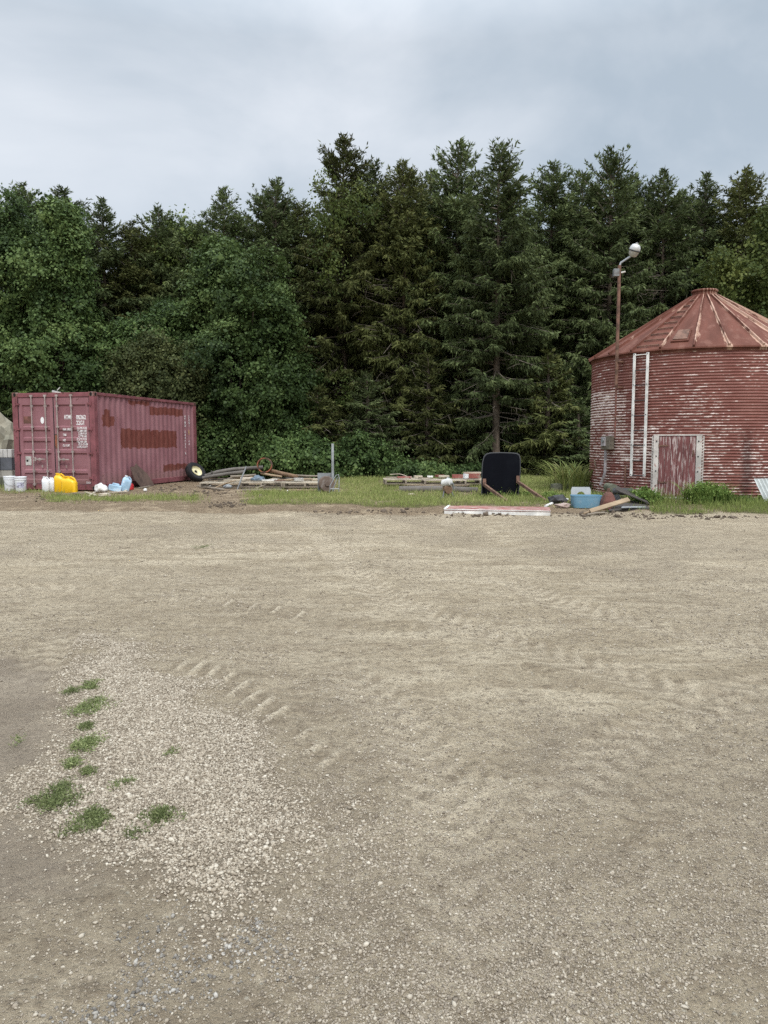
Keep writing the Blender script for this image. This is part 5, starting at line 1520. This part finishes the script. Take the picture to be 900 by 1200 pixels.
# ------------------------------------------------------------------ pallets and what lies on them
def pallet_meshes():
    top = MB(); st_ = MB(); bl = MB()
    W_, D_ = 1.2, 1.0
    for k in range(7):
        y = -D_ / 2 + .05 + k * (D_ - .1) / 6
        top.box((random.uniform(-.02, .02), y, .125), (W_, .085, .022), TR(rot=(0, 0, random.uniform(-.015, .015))))
    for k in range(3):
        st_.box((-W_ / 2 + .03 + k * (W_ - .06) / 2, 0, .068), (.042, D_, .09))
    for y in (-D_ / 2 + .05, 0, D_ / 2 - .05): bl.box((0, y, .011), (W_, .085, .020))
    return top, st_, bl
pt, ps, pbm = pallet_meshes()
first_p = empty('wooden_pallet', (0, 0, 0))
oT = pt.build('deck', M['wood_pale'], first_p); oS = ps.build('stringer', M['wood_grey'], first_p); oB = pbm.build('bottom_boards', M['wood_grey'], first_p)
oT['kind'] = 'part'; del oT['kind']
used_p = [False]
def pallet(px, Y, rz, label, group, lift=0.0, dark=False):
    x = at(px, 560, Y).x
    if not used_p[0]:
        o = first_p; used_p[0] = True
    else:
        o = first_p.copy(); COL.objects.link(o)
        for c in (oT, oS, oB):
            d = c.copy(); COL.objects.link(d); d.parent = o
    o.location = (x, Y, g1(x, Y) + lift); o.rotation_euler = (0, 0, rz)
    tag(o, label, 'pallet', group)
    return o
GP = 'pallets lying in the yard'
pallet(262, 22.0, .05, 'grey pallet under the curved poles, nearest the leaning wheel', GP, .03)
pallet(310, 21.7, -.03, 'pallet under the culvert ring and blue tarpaulin', GP, .05)
pallet(359, 21.5, .02, 'pallet under the brown log, touching the rusty disc', GP, .06)
pallet(340, 22.9, .0, 'rearmost pallet of the log row, behind the brown log', GP, .06)
pallet(474, 22.4, .06, 'pallet with a bent strip on it, first of the second row', GP, .10)
pallet(521, 22.1, -.04, 'pallet behind the small pump, loaded with white and red blocks', GP, .10)
pallet(560, 22.4, .03, 'pallet partly hidden behind the black panel', GP, .10)
PZ = .13 + .15
def on(px, py, Y, z):                                           # a point at a given height on a vertical plane Y
    v = at(px, py, Y); return Vector((v.x, Y, v.z))
# curved grey poles
for pts, Y, r, lab in (([(240, 557.5), (255, 553), (273, 550), (293, 548.6), (308, 547.8)], 22.2, .055, 'upper curved grey pole lying on the first pallet'), ([(237, 560), (251, 557.5), (268, 555), (286, 553)], 21.9, .05, 'lower shorter grey pole lying on the first pallet')):
    q = [at(a, b, Y + .12 * k) for k, (a, b) in enumerate(pts)]; o_ = q[0].copy()
    mb = MB(); mb.tube([v - o_ for v in q], [r * .8] + [r] * (len(q) - 2) + [r * 1.1], 10)
    if r > .052: mb.tube([Vector((.25, 0, .05)), Vector((.20, -.03, .14))], .02, 6)
    single(mb, 'wooden_pole', M['log_grey'], o_, 0, lab, 'pole', 'grey poles on the pallets', smooth=True)
# brown log and smaller timbers
for (a, b, Y0_, Y1_, r, mt, lab) in (((318, 552), (348, 558.5), 22.4, 21.6, .06, 'log_brown', 'brown log sloping down from the culvert ring'), ((344, 557), (376, 558), 22.3, 22.6, .03, 'wood_grey', 'thin grey timber behind the rusty disc'),
                                 ((270, 558.5), (300, 556.5), 22.1, 22.3, .035, 'wood_grey', 'short grey timber under the curved poles'), ((306, 554.5), (330, 558.5), 22.1, 21.7, .03, 'wood_tan', 'tan timber beside the culvert ring')):
    A_, B_ = at(*a, Y0_), at(*b, Y1_); mb = MB(); mb.tube([Vector(), (B_ - A_) / 2 + Vector((0, 0, -.01)), B_ - A_], [r, r * 1.05, r * .85], 10)
    single(mb, 'log', M[mt], A_, 0, lab, 'log', smooth=True)
# culvert ring
c = at(312, 545.2, 22.5)
mb = MB(); R = Euler((math.radians(86), 0, math.radians(4))).to_matrix().to_4x4()
mb.lathe([(.215, .0), (.222, .03), (.215, .06), (.215, .30), (.19, .30), (.19, 0), (.215, 0)], 30, R, False, False)
o = single(mb, 'culvert_pipe', M['rust_orange'], (c.x, 22.3, c.z), 0, 'short rusty orange culvert ring standing on the pallets', 'pipe', smooth=True)
# tarpaulin, cloth rolls, loose boards
lump(0, 700, .17, .12, .085, M['blue_cloth'], 'tarpaulin', 'crumpled blue tarpaulin on the second pallet of the log row', 'tarpaulin', 4, amp=.5, sink=.3, Y=Vector((at(302, 560, 21.5).x, 21.5, PZ + .06)))
mb = MB(); mb.tube([(-.2, 0, .05), (.2, .05, .05)], .05, 10); single(mb, 'cloth_roll', M['board_card'], (at(290, 558, 21.7).x, 21.7, PZ + .06), 0, 'pale roll beside the blue tarpaulin', 'roll', smooth=True)
for (px_, Y, w, d, h, rz, mt, lab) in ((316, 21.35, .42, .12, .035, .05, 'white_paint', 'white board in front of the blue tarpaulin'), (350, 21.5, .26, .16, .07, .2, 'plate_grey', 'pale battered tin on the log row pallet'),
                                    (333, 21.6, .5, .10, .03, -.1, 'wood_tan', 'tan board beneath the brown log'), (275, 21.6, .6, .12, .03, .12, 'wood_pale', 'pale board across the first pallet'), (368, 21.9, .55, .14, .04, .04, 'wood_pale', 'pale board nearest the rusty disc'), (328, 21.2, .3, .1, .03, .3, 'rust', 'rusty strip on the log row pallet')):
    mb = MB(); mb.box((0, 0, h / 2), (w, d, h), jit=.006); single(mb, 'loose_board', M[mt], (at(px_, 560, Y).x, Y, PZ + .075), rz, lab, 'board')
for (px_, Y, w, d, h, rz, mt, lab) in ((490, 22.4, .24, .16, .06, .1, 'wood_pale', 'pale block farthest to the rear of the second pallet row'), (504, 22.5, .17, .16, .05, -.1, 'white_paint', 'small white block beside the rear pale block'),
                                    (520, 22.4, .30, .14, .06, .05, 'wood_pale', 'wide pale block behind the pump'), (515, 22.6, .22, .2, .075, .3, 'red_lumber', 'reddish block between the pale blocks'), (537, 22.3, .36, .22, .09, -.05, 'red_lumber', 'red lumber stack left of the pallet end'),
                                    (553, 22.2, .44, .3, .13, .03, 'red_lumber', 'red boards touching the black panel'), (553, 22.3, .5, .22, .035, .0, 'wood_pale', 'pale plank on top beside the black panel'), (546, 22.0, .1, .12, .13, .3, 'white_plastic', 'small white lump on the second pallet row'),
                                    (474, 22.2, .42, .16, .04, .15, 'red_lumber', 'thin red plank under the bent strip'), (497, 22.0, .35, .13, .03, -.1, 'wood_grey', 'grey plank on the front edge of the second row'), (460, 22.3, .4, .12, .03, .05, 'wood_grey', 'grey plank at the free end of the second row')):
    z = PZ + .115 + (.132 if 'on top' in lab else 0)
    mb = MB(); mb.box((0, 0, h / 2), (w, d, h), jit=.01); single(mb, 'lumber_piece', M[mt], (at(px_, 560, Y).x, Y, z), rz, lab, 'lumber')
a_, b_, c_ = at(457, 556, 22.4), at(468, 555.4, 22.4), at(481, 560.5, 22.2)
mb = MB(); mb.tube([Vector(), b_ - a_, (b_ + c_) / 2 - a_ + Vector((0, 0, .02)), c_ - a_], .013, 6); single(mb, 'bent_strip', M['wood_pale'], a_, 0, 'thin bent strip curving up from the second pallet row', 'strip')
for (xa, xb, Ya, Yb, za, zb, mt) in ((238, 262, 21.7, 22.3, .16, .34, 'wood_grey'), (244, 281, 22.2, 21.8, .34, .36, 'wood_dark'), (252, 276, 21.2, 21.5, .17, .36, 'wood_tan'), (266, 292, 22.0, 22.5, .38, .42, 'wood_grey'),
                                     (322, 352, 21.9, 22.4, .36, .40, 'wood_dark'), (336, 366, 21.7, 21.8, .35, .39, 'wood_tan'), (300, 322, 21.1, 21.4, .16, .30, 'wood_grey'), (278, 310, 22.4, 22.1, .38, .40, 'wood_tan')):
    A_ = Vector((at(xa, 560, Ya).x, Ya, za)); B_ = Vector((at(xb, 560, Yb).x, Yb, zb)); d = B_ - A_
    mb = MB(); mb.tube([Vector(), d * .5 + Vector((0, 0, .02)), d], [.022, .026, .014], 6)
    single(mb, 'broken_branch', M[mt], A_, 0, 'broken branch strewn among the poles and boards of the log row', 'branch', 'broken branches on the log row pallets')
# rod, concrete lump and scraps before the first pallets
A_, B_ = at(288.6, 546.5, 21.35), gnd(277.8, 573.5); mb = MB(); mb.tube([A_ - B_, Vector((0, 0, -.02))], .020, 7); single(mb, 'metal_rod', M['grey_steel'], B_, 0, 'grey rod leaning on the first pallets at a slant', 'rod')
lump(267, 572.5, .12, .09, .07, M['galv'], 'concrete_lump', 'pale grey lump in front of the first pallet', 'stone', 11, 3, .3)
lump(246.5, 571, .06, .04, .035, M['white_paint'], 'paper_scrap', 'white scrap at the end of the first pallet', 'scrap', 12, 2, .4)
lump(337, 576.4, .03, .03, .03, M['white_paint'], 'paper_scrap', 'tiny white scrap in the grass before the pallets', 'scrap', 13, 2, .3)
lump(482, 580.5, .09, .05, .03, M['board_card'], 'paper_scrap', 'tan scrap in the grass before the second pallet row', 'scrap', 14, 2, .3)
for (xa, ya, xb, yb, w, mt, lab) in ((232, 571, 262, 575, .10, 'wood_grey', 'grey plank in the dirt near the leaning wheel'), (283, 575.5, 330, 574.8, .13, 'wood_grey', 'long grey plank on the ground before the culvert pallet'), (338, 575.5, 372, 576, .12, 'wood_tan', 'tan plank on the ground before the rusty disc')):
    a, b = gnd(xa, ya, .04), gnd(xb, yb, .04); d = b - a
    mb = MB(); mb.box((0, 0, 0), (d.length, w, .03)); single(mb, 'ground_plank', M[mt], (a + b) / 2, math.atan2(d.y, d.x), lab, 'plank')
# log bank under the second pallet row
p0, p1 = gnd(468, 576), gnd(560, 577)
mb = MB(); d = p1 - p0; mb.tube([(0, 0, .05), tuple(d * .5 + Vector((0, .1, .06))), tuple(d + Vector((0, 0, .05)))], [.09, .10, .08], 10); single(mb, 'log', M['log_grey'], p0, 0, 'half sunk grey log along the front of the second pallet row', 'log', smooth=True)
# steel post, panel, disc and hoop
p = gnd(390, 577)
hh = at(390, 520, p.y).z - p.z
mb = MB(); mb.box((0, 0, hh / 2 - .1), (.062, .062, hh + .2)); single(mb, 'steel_post', M['galv'], (p.x, p.y, p.z), .2, 'upright grey steel post at the end of the log row', 'post', bevel=.006)
p = gnd(381, 577.5); mb = MB(); mb.box((0, 0, .25), (.40, .02, .50), TR(rot=(-.14, 0, 0))); single(mb, 'metal_sheet', M['grey_steel'], (p.x, p.y + .14, p.z), .12, 'square grey panel propped behind the rusty disc', 'panel')
mb = MB(); mb.lathe([(.0, .05), (.06, .05), (.07, .02), (.19, .012), (.215, -.015), (.22, -.05), (.20, -.05), (.0, -.03)], 28, TR((0, 0, .22), (math.radians(80), 0, 0)), False, False)
disc = single(mb, 'steel_disc', worn('brown corroded disc', (.125, .09, .07), (.20, .17, .15), 7, .5, .65, .8), (p.x + .05, p.y - .02, p.z), .35, 'rusty brown steel disc propped against the grey panel', 'disc', smooth=True)
pp = gnd(391, 578.5); mb = MB()
hp = [(-.10, 0, 0), (-.09, 0, .20), (.06, .02, .46), (.12, .03, .48), (.14, .02, .40), (.13, 0, 0)]
mb.tube(hp, .011, 6); mb.tube([(-.09, 0, .12), (.13, 0, .12)], .01, 6); mb.tube([(-.05, 0, .01), (.10, .01, .42)], .01, 6)
single(mb, 'tube_frame', M['galv'], pp, 0, 'bent pale tube frame leaning at the foot of the post', 'frame')
# small pump on legs
p = gnd(524, 583.5); t = empty('water_pump', p, .3, 'small whitish motor on a rusty stand in the grass before the second pallets', 'pump')
mb = MB(); mb.lathe([(.05, -.13), (.085, -.12), (.09, -.05), (.095, .05), (.08, .10), (.04, .12)], 18, TR((0, 0, .36), (math.radians(80), 0, .5))); mb.build('motor', M['white_paint'], t, smooth=True)
mb = MB(); mb.tube([(.03, -.12, .35), (.09, -.10, .34), (.13, -.06, .27), (.15, -.05, .22)], .022, 8); mb.tube([(-.02, 0, .44), (.02, 0, .49), (.06, 0, .46)], .012, 6); mb.build('pipe', M['galv'], t, smooth=True)
mb = MB(); mb.lathe([(.10, -.025), (.105, 0), (.10, .025), (.04, .03)], 22, TR((.0, -.06, .20), (math.radians(84), 0, .2))); mb.box((0, .03, .19), (.16, .12, .16)); mb.build('stand', M['log_brown'], t)
for s, x in ((-1, -.11), (1, .11), (0, .05)): mb = MB(); mb.tube([(x * .6, -.02, .24), (x * 1.3, -.07 if s else .12, 0)], .014, 6); mb.tube([(x * 1.3 - .05, -.07 if s else .12, .008), (x * 1.3 + .05, -.07 if s else .12, .008)], .014, 6); mb.build('leg', M['grey_steel'], t)

# ------------------------------------------------------------------ black panel with props, red board
p = gnd(587, 582.5)
t = empty('black_board', (p.x, p.y, p.z - .02), .02, 'upright black panel with rounded top corners, propped by two rusty bars', 'board')
sc = p.y / FPX
def outl(g):
    pts = [(-23.2, 0), (-23, 10), (-22.4, 32), (-21.4, 43), (-19.6, 49), (-17, 52.2), (-12, 53.6), (0, 54), (14, 53.6), (20, 53), (23, 51), (24, 47), (24, 34), (23, 18), (20.8, 0)]
    c = Vector((0, 27)); return [((x * g) * sc, (27 + (z - 27) * g) * sc) for x, z in pts]
RB = TR(rot=(math.radians(-9), 0, 0))
mb = MB(); mb.prism(outl(1.0), 0, .03, RB); mb.build('rim', M['black_edge'], t, bevel=.01)
mb = MB(); mb.prism(outl(.955), -.006, .036, RB); mb.build('sheet', M['black_plastic'], t)
for (ax, az, pxg, pyg, bx0) in ((-19.5, 15, 592.5, 588.5, -1), (20, 18.5, 638, 588, 1)):
    A_ = RB @ Vector((ax * sc, -.035, az * sc)); B_ = gnd(pxg, pyg) - p + Vector((0, 0, .02))
    d = B_ - A_; mb = MB()
    q = d.to_track_quat('X', 'Z').to_matrix().to_4x4()
    mb.box((d.length / 2, 0, 0), (d.length, .05, .065), Matrix.Translation(A_) @ q); bar = mb.build('prop_bar', worn('rusty timber bar', (.18, .105, .072), (.11, .06, .042), 8, .45, .65, .85), t)
    mb = MB(); mb.box((0, 0, 0), (.075, .05, .17), Matrix.Translation(A_ + Vector((0, .01, .06))) @ RB); mb.build('prop_bracket', M['rust'], bar)
# red board lying flat
a, b, c_ = gnd(520.5, 602), gnd(645, 604.3), gnd(517, 594.5)
dx = b - a; rz = math.atan2(dx.y, dx.x); wd_ = dx.length; dp = .86
t = empty('red_board', (a.x, a.y, min(a.z, b.z) - .005), rz, 'large faded red board with white edges lying flat at the verge', 'board')
mb = MB(); mb.box((wd_ / 2, dp / 2, .085), (wd_, dp, .03)); mb.build('top_sheet', M['red_board'], t)
mb = MB(); mb.box((wd_ / 2, .02, .036), (wd_, .04, .068)); mb.box((wd_ / 2, dp - .02, .036), (wd_, .04, .068)); mb.box((.02, dp / 2, .036), (.04, dp - .085, .068)); mb.box((wd_ - .02, dp / 2, .036), (.04, dp - .085, .068)); mb.build('edge_frame', M['white_paint'], t)
mb = MB(); mb.box((.012, dp * .5, .105), (.05, dp * .98, .012)); mb.box((wd_ / 2, -.004, .094), (wd_ + .01, .012, .016)); mb.build('edge_strip', M['white_paint'], t)

# ------------------------------------------------------------------ junk before the silo
A_, B_ = gnd(639, 595, .03), at(661, 584.5, 16.9); d = B_ - A_
mb = MB(); mb.tube([Vector(), d * .6 + Vector((0, 0, .01)), d], .028, 8); single(mb, 'white_pole', M['white_paint'], A_, 0, 'white pole resting on dark scrap next to the red board', 'pole', smooth=True)
lump(652, 590, .20, .14, .10, M['dark_steel'], 'scrap_metal', 'dark bent scrap under the white pole', 'scrap', 21, 2, .6, flat=True)
lump(660, 595, .15, .10, .055, M['pink_bag'], 'cloth_sack', 'pinkish brown sack beside the blue tub', 'sack', 22, 3, .5)
lump(657, 588.5, .14, .08, .07, M['white_paint'], 'plastic_bag', 'whitish rag on the dark bent scrap', 'rag', 23, 3, .55)
lump(672, 590, .10, .08, .05, M['wood_tan'], 'wood_chunk', 'tan chunk of wood touching the blue tub', 'wood', 27, 2, .4)
p = gnd(652, 576); t = empty('concrete_block', p, .15, 'mossy grey concrete block in the grass near the tall reed clump', 'concrete block')
mb = MB(); mb.box((0, 0, .10), (.29, .2, .21), jit=.015); mb.build('block', M['mossy'], t, bevel=.015)
mb = MB(); mb.box((.24, .02, .16), (.19, .12, .06), jit=.01); mb.box((.30, .02, .06), (.06, .1, .14)); mb.build('ledge', M['mossy'], t)
# blue tub with a holed clear panel standing in it
p = gnd(686.5, 594.3); t = empty('blue_tub', p, -.05, 'pale blue rectangular plastic tub in the junk before the silo', 'tub')
n = 28; mb = MB(); prof = [(.93, 0), (.945, .01), (1.0, .23), (1.025, .235), (1.025, .252), (.985, .252), (.97, .22), (.92, .022)]
vs, fs = [], []
for (s_, z) in prof:
    for k in range(n):
        q = 2 * math.pi * k / n; c, s2 = math.cos(q), math.sin(q)
        vs.append((math.copysign(abs(c) ** .34, c) * .30 * s_, math.copysign(abs(s2) ** .34, s2) * .20 * s_, z))
for i in range(len(prof) - 1):
    for k in range(n): fs.append((i * n + k, i * n + (k + 1) % n, (i + 1) * n + (k + 1) % n, (i + 1) * n + k))
fs.append(tuple(range(n))[::-1]); fs.append(tuple((len(prof) - 1) * n + k for k in range(n)))
mb.add(vs, fs).build('body', M['blue_plastic'], t, smooth=True)
p2 = p + Vector((-.03, .27, 0)); mb = MB()
w2, z2, z1, r_ = .205, .40, .02, .085
ring = [(r_ * math.cos(q), .225 + r_ * math.sin(q)) for q in np.linspace(0, 2 * math.pi, 25)[:-1]]
sq = []
for (x, z) in ring:
    f = max(abs(x) / w2, abs(z - .225) / .18); sq.append((x / f, .225 + (z - .225) / f))
V = []; F = []
for yy in (0, .008):
    for q in ring: V.append((q[0], yy, q[1]))
    for q in sq: V.append((q[0], yy, q[1]))
nn = 24
for k in range(nn):
    k2 = (k + 1) % nn
    F += [(k, k2, nn + k2, nn + k), (2 * nn + k, 3 * nn + k, 3 * nn + k2, 2 * nn + k2), (k, 2 * nn + k, 2 * nn + k2, k2), (nn + k, nn + k2, 3 * nn + k2, 3 * nn + k)]
mb.add(V, F, TR(rot=(math.radians(-8), 0, 0)))
single(mb, 'plastic_sheet', M['clear_plastic'], p2, -.05, 'cloudy grey panel with a round hole standing behind the blue tub', 'panel')
# rusty red hopper
p = gnd(712.5, 593.5); t = empty('steel_hopper', p, .3, 'rusty red tapered hopper next to the blue tub', 'hopper')
mb = MB(); mb.lathe([(.15, 0), (.165, .04), (.15, .19), (.105, .30), (.07, .345), (.05, .35)], 6, TR(rot=(.09, -.10, .3))); mb.build('body', M['rust_red'], t)
mb = MB(); mb.lathe([(.035, .35), (.035, .43)], 10); mb.build('neck', M['rust'], t)
# dark rolls
p = gnd(719, 583); mb = MB(); mb.tube([(0, 0, .22), (.12, .55, .22)], .10, 14); single(mb, 'rubber_roll', M['mossy'], p, .2, 'dull dark roll behind the rusty hopper', 'roll', smooth=True)
p = gnd(733, 584); mb = MB(); mb.tube([(-.20, .28, .14), (.17, .05, .155)], .085, 14); mb.tube([(.168, .052, .155), (.19, .04, .156)], .07, 14); t = single(mb, 'black_drum', M['black_edge'], p, 0, 'black drum on its side under the dark ramp sheet, before the wall ladder', 'drum', smooth=True)
mb = MB(); mb.tube([(.188, .042, .156), (.20, .035, .157)], .058, 14); mb.build('end_disc', M['plate_grey'], t)
# ribbed black crate
p = gnd(726, 592); t = empty('ribbed_board', p, .5, 'black ribbed panel slanting between the rusty hopper and dark ramp', 'panel'); RB = TR(rot=(math.radians(-35), 0, 0))
mb = MB(); mb.box((0, 0, .14), (.26, .012, .28), RB)
for k in range(6): mb.box((-.11 + k * .044, -.015, .14), (.012, .02, .27), RB)
mb.build('ribs', M['black_edge'], t)
# dark sloping sheet, tan plank, flat dark sheet
def board_between(pts4, th, name, mat, label, cat):
    o_ = pts4[0].copy(); q = [v - o_ for v in pts4]; n = (q[1] - q[0]).cross(q[3] - q[0]).normalized()
    if n.z < 0: n = -n
    vs = q + [v - n * th for v in q]
    return single(MB().add(vs, [(0, 1, 2, 3), (7, 6, 5, 4), (0, 4, 5, 1), (1, 5, 6, 2), (2, 6, 7, 3), (3, 7, 4, 0)]), name, mat, o_, 0, label, cat)
A_ = at(721, 573.5, 16.4); B_ = gnd(761, 596.5, .05); u = (B_ - A_); s_ = Vector((.14, .34, .06))
board_between([A_, B_, B_ + s_ + Vector((-.12, 0, .0)), A_ + s_], .02, 'dark_sheet', M['wood_dark'], 'dark board sloping down from the black drum to the grass', 'board')
A_, B_ = gnd(693, 602.5, .03), at(738.5, 586.5, 15.25)
board_between([A_, A_ + Vector((-.02, .10, .06)), B_ + Vector((-.02, .10, .06)), B_], .025, 'tan_plank', M['wood_tan'], 'tan plank ramped up over the dark flat sheet', 'plank')
q = [gnd(712, 601, .05), gnd(764, 598.5, .045), gnd(756, 595, .07), gnd(726, 595, .12)]
board_between(q, .02, 'metal_sheet', M['wood_dark'], 'flat dark sheet metal lying under the tan plank', 'metal sheet')
q = [gnd(728, 600.0, .085), gnd(757, 598.6, .072), gnd(756, 597.8, .078), gnd(729, 599.0, .092)]
board_between(q, .012, 'metal_strip', M['galv'], 'narrow pale metal strip on the flat dark sheet', 'metal strip')
for (xa, ya, Ya, xb, yb, Yb, w) in ((718, 592, 16.2, 752, 597.5, 15.7, .10), (724, 588, 16.6, 748, 594, 16.1, .08), (712, 598.5, 15.8, 735, 592, 16.3, .07), (735, 590, 16.5, 757, 594, 16.1, .12), (708, 594, 16.0, 728, 597, 15.7, .06)):
    A_ = Vector((at(xa, ya, Ya).x, Ya, max(g1(0, Ya) + .03, at(xa, ya, Ya).z))); B_ = Vector((at(xb, yb, Yb).x, Yb, max(g1(0, Yb) + .03, at(xb, yb, Yb).z))); u = B_ - A_; sv = Vector((-u.y, u.x, 0)).normalized() * w
    board_between([A_, B_, B_ + sv, A_ + sv], .018, 'scrap_board', M['wood_dark'] if w > .07 else M['wood_grey'], 'dark scrap board in the heap beside the rusty hopper', 'board')['group'] = 'scrap boards in the heap by the hopper'
for (xa, ya, xb, yb, mt, lab) in ((684, 603, 704, 599, 'wood_tan', 'rotten stick poking out from the tan plank'), (688, 606, 712, 603, 'wood_grey', 'grey broken stick in the dirt before the junk')):
    a, b = gnd(xa, ya, .03), gnd(xb, yb, .03); mb = MB(); mb.tube([Vector(), (b - a) / 2 + Vector((0, .03, .01)), b - a], [.02, .025, .012], 6); single(mb, 'stick', M[mt], a, 0, lab, 'stick')
# dark clods pushed up along the verge
def clods():
    rg = np.random.default_rng(31)
    zones = ((262, 592, 26, 4, 120), (560, 604, 60, 3, 70), (420, 600, 90, 3, 90), (800, 606, 90, 3, 140), (700, 603, 50, 3, 80), (130, 583, 60, 5, 70), (245, 578, 60, 5, 120), (200, 573, 30, 4, 60), (60, 583, 40, 4, 50))
    X, Y = [], []
    for (cx, cy, sx, sy, n) in zones:
        for _ in range(n):
            g = gnd(cx + rg.normal(0, sx * .5), cy + rg.normal(0, sy * .5)); X.append(g.x); Y.append(g.y)
    x, y = np.array(X), np.array(Y)
    stones('soil_clods', x, y, np.clip(rg.lognormal(math.log(.022), .5, len(x)), .008, .075), M['soil_clod'], rg, .35)
clods()
